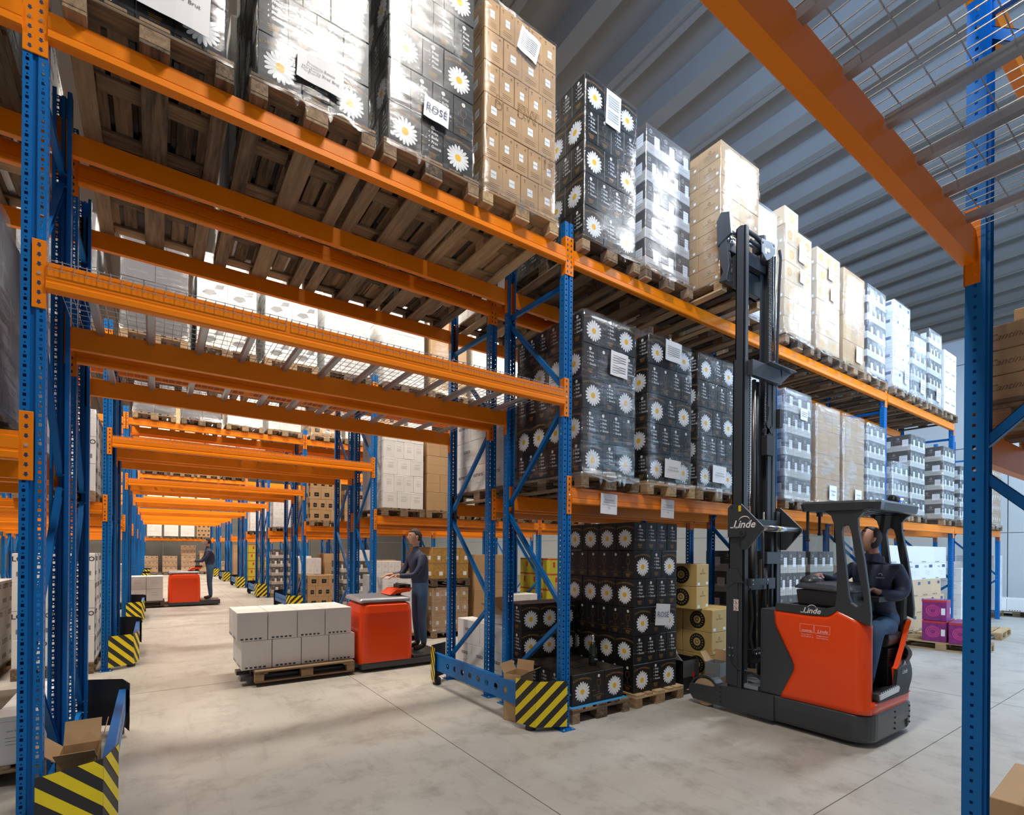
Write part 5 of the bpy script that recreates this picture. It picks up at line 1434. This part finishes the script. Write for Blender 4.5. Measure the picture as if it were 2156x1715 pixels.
b = MB(); b.box(4.898, 4.902, 2.945, 2.972, 2.09, 2.15); b.build('yellow_reflector', M_YEL, LP)
def side_text(tx, y, z, size, x, m, name, par=FT, swoosh=False, shear=.32):
    b = MB(); vs, fs = text2d(tx, size, shear=shear, bold=.02)
    # slightly condensed italic
    b.v = [(x, y-u, z+v) for u, v in vs]; b.f = [f[::-1] for f in fs]; b.m = [0]*len(fs)
    if swoosh:
        ww = max(u for u, v in vs)-min(u for u, v in vs); pts = []
        for k in range(15):
            t = k/14; a = PI*1.18*t; pts.append((y+ww*.22-ww*.27*(1-math.cos(a))*.9, z+size*.30+size*.42*math.sin(a*.95)))
        for (y0_, z0_), (y1_, z1_) in zip(pts, pts[1:]):
            b.poly([(x, y0_, z0_), (x, y1_, z1_), (x, y1_, z1_+size*.09), (x, y0_, z0_+size*.09)])
        b.poly([(x, y+ww*.62, z-size*.30), (x, y+ww*.30, z-size*.36), (x, y+ww*.30, z-size*.27), (x, y+ww*.62, z-size*.20)])
    return b.build(name, m, par)
side_text('Linde', 2.915, 1.955, .108, 4.9005, M_WH, 'link_lettering', par=LP, swoosh=True)
side_text('Linde', 2.265, 1.143, .070, XA-.0095, M_WH, 'cover_lettering', par=BC, swoosh=True)
PKW = mat('pale_pink_print', (.9, .55, .5), .5)
def side_rect(y0, y1, z0, z1, t, x):
    b = MB()
    for a, c, d, e in ((y0, y1, z0, z0+t), (y0, y1, z1-t, z1), (y0, y0-t, z0, z1), (y1+t, y1, z0, z1)): b.poly([(x, a, d), (x, c, d), (x, c, e), (x, a, e)])
    return b
b = side_rect(2.36, 2.235, .945, 1.02, .003, XA-.0215); b2_ = side_rect(2.235, 2.10, .945, 1.02, .003, XA-.0215)
i = len(b.v); b.v += b2_.v; b.f += [tuple(i+k for k in f) for f in b2_.f]; b.m += b2_.m; b.build('sticker_frame', PKW, side)
side_text('motrac', 2.297, .962, .032, XA-.0215, PKW, 'sticker_lettering', par=side, shear=0); side_text('Linde', 2.165, .966, .040, XA-.0215, PKW, 'sticker_lettering', par=side)
side_text('Tel. 04 250 37 11', 2.295, .925, .015, XA-.0215, PKW, 'sticker_lettering', par=side, shear=0); side_text('Tel. 04 250 37 12', 2.295, .905, .015, XA-.0215, PKW, 'sticker_lettering', par=side, shear=0)
side_text('info@motrac.be', 2.165, .925, .015, XA-.0215, PKW, 'sticker_lettering', par=side, shear=0); side_text('www.motrac.be', 2.165, .905, .015, XA-.0215, PKW, 'sticker_lettering', par=side, shear=0)
# warning sticker
b = MB(); x = 4.9225
b.poly([(x, 3.033, 1.07), (x, 2.978, 1.07), (x, 2.978, 1.188), (x, 3.033, 1.188)], 0)
for zc in (1.10, 1.157):
    ci = [(3.0055-.022*math.cos(2*PI*k/16), zc+.022*math.sin(2*PI*k/16)) for k in range(16)]; co = [(3.0055-.026*math.cos(2*PI*k/16), zc+.026*math.sin(2*PI*k/16)) for k in range(16)]
    for k in range(16): b.poly([(x-.0006, *ci[k]), (x-.0006, *co[k]), (x-.0006, *co[(k+1) % 16]), (x-.0006, *ci[(k+1) % 16])], 1)
    b.poly([(x-.0006, 3.022, zc+.018), (x-.0006, 3.019, zc+.020), (x-.0006, 2.989, zc-.018), (x-.0006, 2.992, zc-.020)], 1)
    b.poly([(x-.0004, 3.010, zc-.015), (x-.0004, 3.0, zc-.015), (x-.0004, 3.0, zc+.010), (x-.0004, 3.010, zc+.010)], 2)
b.build('warning_sticker', [M_WH, M_REDB, M_INK], RC)
# carriage and forks
b = MB()
for xa in (4.93, 5.62):
    b.prism([(3.10, 5.02), (3.26, 4.95), (3.27, 5.22), (3.22, 5.30), (3.12, 5.26)], 'x', xa, xa+.035)
    b.prism([(3.16, 5.0), (3.24, 4.98), (3.235, 4.80), (3.20, 4.66), (3.245, 4.56), (3.15, 4.55), (3.12, 4.70), (3.14, 4.85)], 'x', xa+.01, xa+.06)
b.box(4.96, 5.62, 3.13, 3.20, 4.86, 4.95); b.box(4.96, 5.62, 3.15, 3.22, 4.56, 4.64); b.box(5.05, 5.50, 3.10, 3.16, 4.50, 4.84)
b.build('fork_carriage', M_FORK, FT, bevel=.006)
b = MB(); b.tube((4.96, 3.17, 5.10), (5.63, 3.17, 5.10), .022, 14); b.tube((4.97, 3.19, 5.02), (5.10, 3.19, 5.02), .04, 16); b.build('carriage_shaft', M_CHR, FT, smooth=True)
b = MB(); b.tube((5.04, 3.06, 5.06), (5.11, 3.06, 5.06), .055, 18); b.tube((5.35, 3.06, 4.98), (5.42, 3.06, 4.98), .05, 18)
b.path([(5.10, 3.02, 5.06), (5.22, 3.0, 5.04), (5.34, 2.99, 5.0), (5.42, 2.98, 4.96)], .022, 10); b.path([(5.12, 3.0, 4.96), (5.25, 2.97, 4.92), (5.36, 2.96, 4.88)], .018, 10)
b.path([(5.58, 2.93, 4.98), (5.61, 2.93, 4.90), (5.60, 2.94, 4.6), (5.58, 2.95, 3.7)], .014, 10)
b.build('hose_reel', M_RUB, FT)
vf = plate([(5.22, 4.98), (5.48, 5.01), (5.49, 4.90), (5.36, 4.80), (5.32, 4.78), (5.23, 4.84)], [circ(5.24, 4.94, .016, 10), circ(5.45, 4.97, .018, 10)], .012, .002)
b = MB(); b.add(vf, lambda p: (p[0], 2.93+p[2], p[1])); b.build('sheave_plate', M_ZN, FT)
b = MB(); b.tube((5.34, 2.925, 4.885), (5.34, 2.915, 4.885), .022, 12); b.box(5.28, 5.31, 2.92, 2.925, 4.84, 4.90); b.build('plate_boss', M_WH, FT)
for xf in (5.205, 5.535):
    b = MB(); b.box(xf, xf+.10, 3.20, 4.30, HT+.038, HT+.072); b.box(xf, xf+.10, 3.205, 3.24, HT+.038, HT+.42); b.build('fork', M_FORKD, FT, bevel=.005)

# ------------------------------------------------------------------ people
def build_person(name, J, E, mats_, zones, label, head, headrot, hairm=M_HAIR, root=0, extra=None):
    """J: list of (x,y,z,rx,ry,zone); E: edges; one continuous skinned body with head joined on"""
    me = bpy.data.meshes.new('skin'); me.from_pydata([j[:3] for j in J], E, [])
    o = bpy.data.objects.new('skin', me); C.objects.link(o)
    o.modifiers.new('s', 'SKIN'); 
    for k, j in enumerate(J):
        sv = me.skin_vertices[0].data[k]; sv.radius = (j[3], j[4]); sv.use_root = (k == root)
    ss = o.modifiers.new('u', 'SUBSURF'); ss.levels = 2; ss.render_levels = 2
    dg = bpy.context.evaluated_depsgraph_get(); ev = o.evaluated_get(dg); m2 = ev.to_mesh()
    V = [tuple(v.co) for v in m2.vertices]; Fc = [tuple(p.vertices) for p in m2.polygons]; ev.to_mesh_clear()
    bpy.data.objects.remove(o)
    mb = MB(); mb.v = V; mb.f = Fc
    segs = [(Vector(J[a][:3]), Vector(J[c][:3]), J[a][5], J[c][5], (J[a][3]+J[c][3])/2) for a, c in E]
    for f in Fc:
        c = sum((Vector(V[k]) for k in f), Vector())/len(f); best = None
        for p, q, za, zb, r_ in segs:
            d = q-p; t = max(0, min(1, (c-p).dot(d)/max(d.length_squared, 1e-9))); dist = (c-(p+d*t)).length-r_
            if best is None or dist < best[0]: best = (dist, za if t < .5 else zb)
        mb.m.append(best[1])
    # head
    i = len(mb.v); n, mrows = 28, 22; R_ = Matrix.Rotation(headrot[2], 3, 'Z') @ Matrix.Rotation(headrot[0], 3, 'X') @ Matrix.Rotation(headrot[1], 3, 'Y')
    hc = Vector(head)
    def hp(u, v, s_=1.0):
        th = 2*PI*u; ph = PI*v; x = math.sin(ph)*math.sin(th); y = math.sin(ph)*math.cos(th); z = math.cos(ph)   # y forward
        X, Y, Z = x*.081, y*.104, z*.124
        if z < 0: X *= 1+.22*z; Y *= (1+.10*z)
        if y > 0 and z < -.3: Y += .012*(-z)*y
        g = lambda a, b_, c_, sx, sz: math.exp(-((x-a)/sx)**2-((z-c_)/sz)**2) if y > 0 else 0
        Y += .026*g(0, 0, -.17, .13, .13)+.012*g(0, 0, .02, .09, .16)                       # nose
        Y += .008*(g(0, 0, -.52, .28, .09))+.008*g(0, 0, -.80, .25, .12)                    # lips, chin
        Y -= .010*(g(.38, 0, .06, .17, .11)+g(-.38, 0, .06, .17, .11))                      # eye sockets
        Y += .006*(g(.36, 0, .24, .25, .06)+g(-.36, 0, .24, .25, .06))                      # brows
        Y -= .006*g(0, 0, -.40, .2, .05)
        return Vector((X*s_, Y*s_, Z*s_))
    for j in range(mrows+1):
        for k in range(n): mb.v.append(tuple(hc+R_ @ hp(k/n, j/mrows)))
    for j in range(mrows):
        for k in range(n):
            mb.f.append((i+j*n+k, i+(j+1)*n+k, i+(j+1)*n+(k+1) % n, i+j*n+(k+1) % n)); mb.m.append(0)
    for sx in (-1, 1):                                                                      # ears
        ii = len(mb.v)
        for j in range(7):
            for k in range(10):
                th = 2*PI*k/10; ph = PI*j/6; p = Vector((sx*(.079+.012*math.cos(ph)*1), -.004+.020*math.sin(ph)*math.cos(th), -.005+.034*math.sin(ph)*math.sin(th)))
                mb.v.append(tuple(hc+R_ @ p))
        for j in range(6):
            for k in range(10): mb.f.append((ii+j*10+k, ii+(j+1)*10+k, ii+(j+1)*10+(k+1) % 10, ii+j*10+(k+1) % 10)); mb.m.append(0)
    body = mb.build('body', mats_, None, smooth=True)
    me2 = body.data
    root_ = bpy.data.objects.new(name, None); C.objects.link(root_)
    return body, root_, hc, R_, hp
def finish_person(name, J, E, mats_, label, head, headrot, base, group=None):
    body, rt, hc, R_, hp = build_person(name, J, E, mats_, None, label, head, headrot)
    rt.location = base; tag(rt, label, 'person', group)
    body.parent = rt; body.location = (-base[0], -base[1], -base[2])
    # hair shell
    b = MB(); n, mr = 28, 18; idx = {}
    for j in range(mr+1):
        for k in range(n):
            u = k/n; v = j/mr*.66; p = hp(u, v)
            fwd = math.cos(2*PI*u); lim = .32 if fwd > .45 else (.32+(.45-fwd)*.38 if fwd > .05 else (.47+(.05-fwd)*.6 if fwd > -.25 else .66))
            vv = min(v, lim+.0); p = hp(u, vv); s_ = 1.07+.012*math.sin(u*60)*math.sin(v*30)
            if v > lim: s_ = .985
            b.v.append(tuple(hc+R_ @ (p*s_)))
    for j in range(mr):
        for k in range(n): b.f.append((j*n+k, (j+1)*n+k, (j+1)*n+(k+1) % n, j*n+(k+1) % n)); b.m.append(0)
    b.build('hair', M_HAIR, rt, smooth=True)
    # eyes and brows, mouth
    b = MB()
    for sx in (-1, 1):
        c = hc+R_ @ Vector((sx*.031, .0845, .010)); ii = len(b.v)
        for j in range(7):
            for k in range(10):
                th = 2*PI*k/10; ph = PI*j/6; b.v.append(tuple(c+Vector((math.sin(ph)*math.cos(th), math.sin(ph)*math.sin(th), math.cos(ph)))*.0115))
        for j in range(6):
            for k in range(10): b.f.append((ii+j*10+k, ii+(j+1)*10+k, ii+(j+1)*10+(k+1) % 10, ii+j*10+(k+1) % 10)); b.m.append(0)
        c2 = hc+R_ @ Vector((sx*.031, .0965, .010)); d = R_ @ Vector((0, 1, 0))
        b.tube(c2-d*.002, c2+d*.0005, .0052, 10, 1)
        p0 = hc+R_ @ Vector((sx*.014, .102, .031)); p1 = hc+R_ @ Vector((sx*.048, .088, .032)); b.tube(p0, p1, .0035, 6, 1)
    b.build('eyes', [M_WH, M_HAIR], rt, smooth=True)
    b = MB(); p = [hc+R_ @ Vector((x, .102-.35*x*x*10*.3, -.0645)) for x in (-.022, -.011, 0, .011, .022)]; b.path(p, .0035, 6); b.build('lips', mat('lip', (.40, .15, .13), .5) if 'lip' not in MATS else MATS['lip'], rt)
    return rt
def hand(J, E, wi, palm, dirf, nrm, side, curl=.9, s_=1.0, zone=0):
    """adds palm and five curled fingers from joint index wi"""
    pv = Vector(palm); d = Vector(dirf).normalized(); nn = Vector(nrm).normalized(); a = d.cross(nn).normalized()*side
    J.append((*(pv), .026*s_, .036*s_, zone)); pi_ = len(J)-1; E.append((wi, pi_))
    lens = (.068, .078, .073, .058)
    for q, L in enumerate(lens):
        base = pv+d*.034*s_+a*(.027-.018*q)*s_; J.append((*base, .0098*s_, .0098*s_, zone)); E.append((pi_, len(J)-1)); prev = base; dd = d.copy()
        for k, fr in enumerate((.45, .32, .23)):
            ang = curl*(.45+.45*k); dd = (d*math.cos(ang)-nn*math.sin(ang)).normalized(); prev = prev+dd*L*fr*s_
            J.append((*prev, (.0092-.001*k)*s_, (.0092-.001*k)*s_, zone)); E.append((len(J)-2, len(J)-1))
    base = pv-d*.012*s_+a*.030*s_; J.append((*base, .012*s_, .012*s_, zone)); E.append((pi_, len(J)-1))
    dd = (a*.7+d*.6-nn*.35).normalized(); prev = base
    for fr in (.030, .026):
        prev = prev+dd*fr*s_; dd = (dd+d*.4-nn*.3).normalized(); J.append((*prev, .0105*s_, .0105*s_, zone)); E.append((len(J)-2, len(J)-1))
PM = [M_SKIN, M_NAVY, M_JEAN, M_SHOE]
# seated driver: body faces -X, head turned towards +Y and up
J = [(5.70, 2.01, .99, .15, .17, 2), (5.69, 2.01, 1.12, .135, .165, 1), (5.65, 2.01, 1.30, .145, .185, 1), (5.63, 2.015, 1.46, .135, .18, 1), (5.625, 2.015, 1.555, .095, .12, 1), (5.61, 2.02, 1.62, .068, .07, 1), (5.60, 2.03, 1.69, .058, .058, 0), (5.59, 2.04, 1.75, .055, .055, 0),
     # near arm (7+)
     (5.63, 1.84, 1.51, .088, .088, 1), (5.65, 1.81, 1.42, .080, .080, 1), (5.64, 1.80, 1.30, .072, .072, 1), (5.53, 1.83, 1.285, .062, .062, 1), (5.43, 1.885, 1.305, .050, .050, 1), (5.405, 1.90, 1.315, .030, .030, 0),
     # far arm
     (5.61, 2.20, 1.52, .075, .075, 1), (5.55, 2.29, 1.43, .062, .062, 1), (5.47, 2.33, 1.40, .055, .055, 1), (5.36, 2.33, 1.43, .045, .045, 1), (5.27, 2.34, 1.45, .038, .038, 1), (5.24, 2.34, 1.455, .028, .028, 0),
     # near leg
     (5.66, 1.92, .985, .105, .105, 2), (5.50, 1.90, 1.01, .095, .095, 2), (5.33, 1.895, 1.00, .078, .078, 2), (5.29, 1.90, .93, .074, .074, 2), (5.27, 1.91, .76, .062, .062, 2), (5.27, 1.93, .60, .052, .052, 2), (5.27, 1.93, .53, .045, .045, 3), (5.20, 1.925, .495, .040, .036, 3), (5.10, 1.925, .485, .034, .026, 3),
     # far leg
     (5.66, 2.10, .985, .105, .105, 2), (5.50, 2.14, 1.01, .095, .095, 2), (5.33, 2.15, 1.00, .078, .078, 2), (5.29, 2.15, .93, .072, .072, 2), (5.28, 2.15, .76, .062, .062, 2), (5.28, 2.15, .60, .05, .05, 2), (5.28, 2.15, .53, .045, .045, 3), (5.20, 2.15, .495, .040, .036, 3), (5.10, 2.15, .485, .034, .026, 3)]
E = [(0, 1), (1, 2), (2, 3), (3, 4), (4, 5), (5, 6), (6, 7), (3, 8), (8, 9), (9, 10), (10, 11), (11, 12), (12, 13), (3, 14), (14, 15), (15, 16), (16, 17), (17, 18), (18, 19), (0, 20), (20, 21), (21, 22), (22, 23), (23, 24), (24, 25), (25, 26), (26, 27), (27, 28), (0, 29), (29, 30), (30, 31), (31, 32), (32, 33), (33, 34), (34, 35), (35, 36), (36, 37)]
hand(J, E, 13, (5.375, 1.925, 1.335), (-.75, .5, .35), (.35, .0, .9), 1, 1.1)
hand(J, E, 19, (5.20, 2.34, 1.455), (-1, .0, -.05), (0, 0, 1), -1, .5)
drv = finish_person('person', J, E, PM, 'man in navy jacket and blue jeans seated in the forklift, looking up', (5.565, 2.055, 1.805), (math.radians(38), 0, math.radians(52)), (5.6, 2.0, .46))
b = MB()
for k in range(14):
    a0, a1 = 2*PI*k/14, 2*PI*(k+1)/14
    def cp(a, z, r_): return (5.607+r_*math.cos(a), 2.022+r_*.95*math.sin(a), z+.018*math.sin(a-.9))
    b.poly([cp(a0, 1.585, .098), cp(a1, 1.585, .098), cp(a1, 1.655, .088), cp(a0, 1.655, .088)]); b.poly([cp(a0, 1.655, .088), cp(a1, 1.655, .088), cp(a1, 1.63, .076), cp(a0, 1.63, .076)])
b.build('jacket_collar', M_NAVY, drv, smooth=True)
b = MB(); b.path([(5.525, 2.035, 1.66), (5.502, 2.03, 1.58), (5.497, 2.02, 1.48), (5.505, 2.015, 1.35), (5.53, 2.01, 1.2)], .005, 6); b.build('jacket_zip', M_RUB, drv)
# chest emblem
b = MB(); N_ = 14; ex, ey, ez = 5.503, 1.93, 1.475
for k in range(N_):
    a0, a1 = 2*PI*k/N_, 2*PI*(k+1)/N_
    b.poly([(ex+dx_, ey-r_*math.cos(a), ez+r_*math.sin(a)) for a, r_, dx_ in ((a0, .012, 0), (a0, .016, 0), (a1, .016, 0), (a1, .012, 0))])
vs, fs = text2d('PROSECCO', .014); i = len(b.v); b.v += [(ex-.006, ey-x, ez-.028+y) for x, y in vs]; b.f += [tuple(i+k for k in f) for f in fs]; b.m += [0]*len(fs)
b.build('chest_emblem', M_WH, drv)

# ------------------------------------------------------------------ low-level pallet trucks in the cross aisles
def standing(x, y, z, yaw_, label, s_=1.0, lean=.08):
    cs, sn = math.cos(yaw_), math.sin(yaw_)
    def T(p): return (x+(p[0]*cs-p[1]*sn)*s_, y+(p[0]*sn+p[1]*cs)*s_, z+p[2]*s_)
    B = [(0, 0, .95, .13, .15, 2), (.02, 0, 1.10, .12, .15, 1), (lean*.6, 0, 1.28, .12, .165, 1), (lean, 0, 1.42, .11, .16, 1), (lean, 0, 1.50, .06, .06, 1), (lean+.01, 0, 1.56, .05, .05, 0), (lean+.02, 0, 1.62, .05, .05, 0)]
    E_ = [(0, 1), (1, 2), (2, 3), (3, 4), (4, 5), (5, 6)]
    for sy in (-1, 1):
        k = len(B); B += [(lean, sy*.19, 1.40, .065, .065, 1), (lean+.05, sy*.25, 1.25, .055, .055, 1), (lean+.14, sy*.24, 1.13, .048, .048, 1), (lean+.30, sy*.16, 1.12, .04, .04, 1), (lean+.36, sy*.13, 1.13, .03, .03, 0)]
        E_ += [(3, k), (k, k+1), (k+1, k+2), (k+2, k+3), (k+3, k+4)]
        k = len(B); B += [(.02, sy*.10, .88, .095, .095, 2), (.03, sy*.11, .50, .068, .068, 2), (.0, sy*.11, .14, .05, .05, 2), (.0, sy*.11, .07, .045, .045, 3), (.08, sy*.11, .04, .042, .034, 3), (.17, sy*.11, .035, .034, .028, 3)]
        E_ += [(0, k), (k, k+1), (k+1, k+2), (k+2, k+3), (k+3, k+4), (k+4, k+5)]
    J_ = [(*T(b_[:3]), b_[3]*s_, b_[4]*s_, b_[5]) for b_ in B]
    for ai, sy in ((11, -1), (22, 1)):
        pass
    wl = [k for k, b_ in enumerate(B) if b_[5] == 0 and b_[3] == .03]
    for w_, sy in zip(wl, (-1, 1)):
        dv = Vector((cs, sn, -.1)); hand(J_, E_, w_, tuple(Vector(J_[w_][:3])+dv*.04), dv, (0, 0, 1), -sy, .8, zone=0)
    return finish_person('person', J_, E_, PM, label, T((lean+.03, 0, 1.70)), (0, 0, yaw_-PI/2), (x, y, z))
def pallet_truck(x, y, s_, label, tag_lab, redx0=0, L=.78):
    o = empty('pallet_truck', (x, y, 0), label, 'pallet truck')
    b = MB(); rings = []
    for z, i_ in ((.10, 0), (.5, .0), (.80, .01), (.90, .03), (.93, .08)):
        w2 = .38-i_; r_ = .10; pts = []
        for cx, cy, t0 in ((L-r_-i_, w2-r_, 0), (r_+i_, w2-r_, 90), (r_+i_, -w2+r_, 180), (L-r_-i_, -w2+r_, 270)):
            for k in range(5):
                t = math.radians(t0+90*k/4); pts.append((x+cx+r_*math.cos(t), y+cy+r_*math.sin(t), z))
        rings.append(pts)
    loft(b, rings); b.build('motor_housing', M_RED, o, bevel=.01)
    b = MB(); b.box(x+.02, x+L+.50, y-.39, y+.39, .04, .12); b.box(x+L, x+L+.5, y-.37, y+.37, .12, .16, 0); b.build('platform', M_FORK, o, bevel=.01)
    b = MB(); rings = []
    for z, i_ in ((.93, .02), (.97, 0), (1.0, .04)): rings.append([(x+.0+i_, y-.34+i_, z), (x+L-.02-i_, y-.34+i_, z), (x+L-.02-i_, y+.34-i_, z+.02), (x+i_, y+.34-i_, z+.02)])
    loft(b, rings); b.build('top_cover', M_ZN, o, bevel=.02)
    b = MB(); b.tube((x+L-.12, y, .95), (x+L-.02, y, 1.14), .035, 12); b.tube((x+L-.02, y-.24, 1.14), (x+L-.02, y+.24, 1.14), .028, 12); b.box(x+L-.12, x+L+.06, y-.12, y+.12, 1.10, 1.16); b.build('handlebar', M_FORKD, o, bevel=.01)
    b = MB(); b.prism([(x+L-.3, 1.02), (x+L+.02, 1.06), (x+L+.05, 1.12), (x+L-.2, 1.10)], 'y', y-.2, y+.2); b.build('console_panel', M_RED, o, bevel=.01)
    b = MB()
    for dy in (-.27, .11): b.box(x-2.0 if False else x-1.42, x+.05, y+dy, y+dy+.16, .06, .11)
    b.build('fork', M_FORK, o, bevel=.004)
    for dy in (-.3, .3):
        b = MB(); b.lathe([(.06, -.04), (.075, -.03), (.075, .03), (.06, .04)], (x+.5, y+dy, .075), 'y', 18); b.build('wheel', M_RUB, o)
    for dy in (-.19, .19):
        b = MB(); b.lathe([(.04, -.04), (.045, 0), (.04, .04)], (x-1.2, y+dy, .045), 'y', 14); b.build('fork_wheel', M_RUB, o)
    return o
pallet_truck(2.28, 7.2, 1, 'red and grey low pallet truck carrying white cartons across the drive-through', '')
standing(3.34, 7.2, .165, PI, 'standing operator in navy behind the red pallet truck with white cartons')
b_h = .35
for lv in range(2):
    me = mk_carton('plainwhite', .34, .39, b_h)
    for q in range(4):
        for j in range(2):
            o_ = inst('carton', me, None, (2.24-.17-.345*q-(.05 if lv else 0), 6.92+.20+.395*j, .192+(b_h+.001)*lv)); tag(o_, 'white carton on the pallet truck, %s layer, %s from the red housing, %s side' % (ORD[lv], ORD[q], ('camera', 'far')[j]), 'carton', 'white cartons on the pallet truck')
pallet(1.6, 7.2, .046, 'pallet under the white cartons on the moving pallet truck', 'dark', rz=PI/2)
pallet_truck(.32, 17.7, 1, 'small distant red pallet truck carrying pale cartons deep in the aisle', '')
standing(1.38, 17.7, .165, PI, 'distant standing operator in navy at the far red pallet truck')
pallet(-.36, 17.7, .046, 'pallet under the pale cartons on the distant pallet truck', 'dark', rz=PI/2, parts=False)
for lv in range(3):
    me = mk_carton('white', .38, .39, .34)
    for q in range(3 if lv < 2 else 1):
        for j in range(2):
            o_ = inst('carton', me, None, (.20-.19-.385*(q+(2 if lv == 2 else 0)), 17.51+.395*j, .192+.342*lv)); tag(o_, 'pale carton on the distant pallet truck, %s layer, %s from the housing, %s side' % (ORD[lv], ORD[q], ('camera', 'far')[j]), 'carton', 'pale cartons on the distant pallet truck')
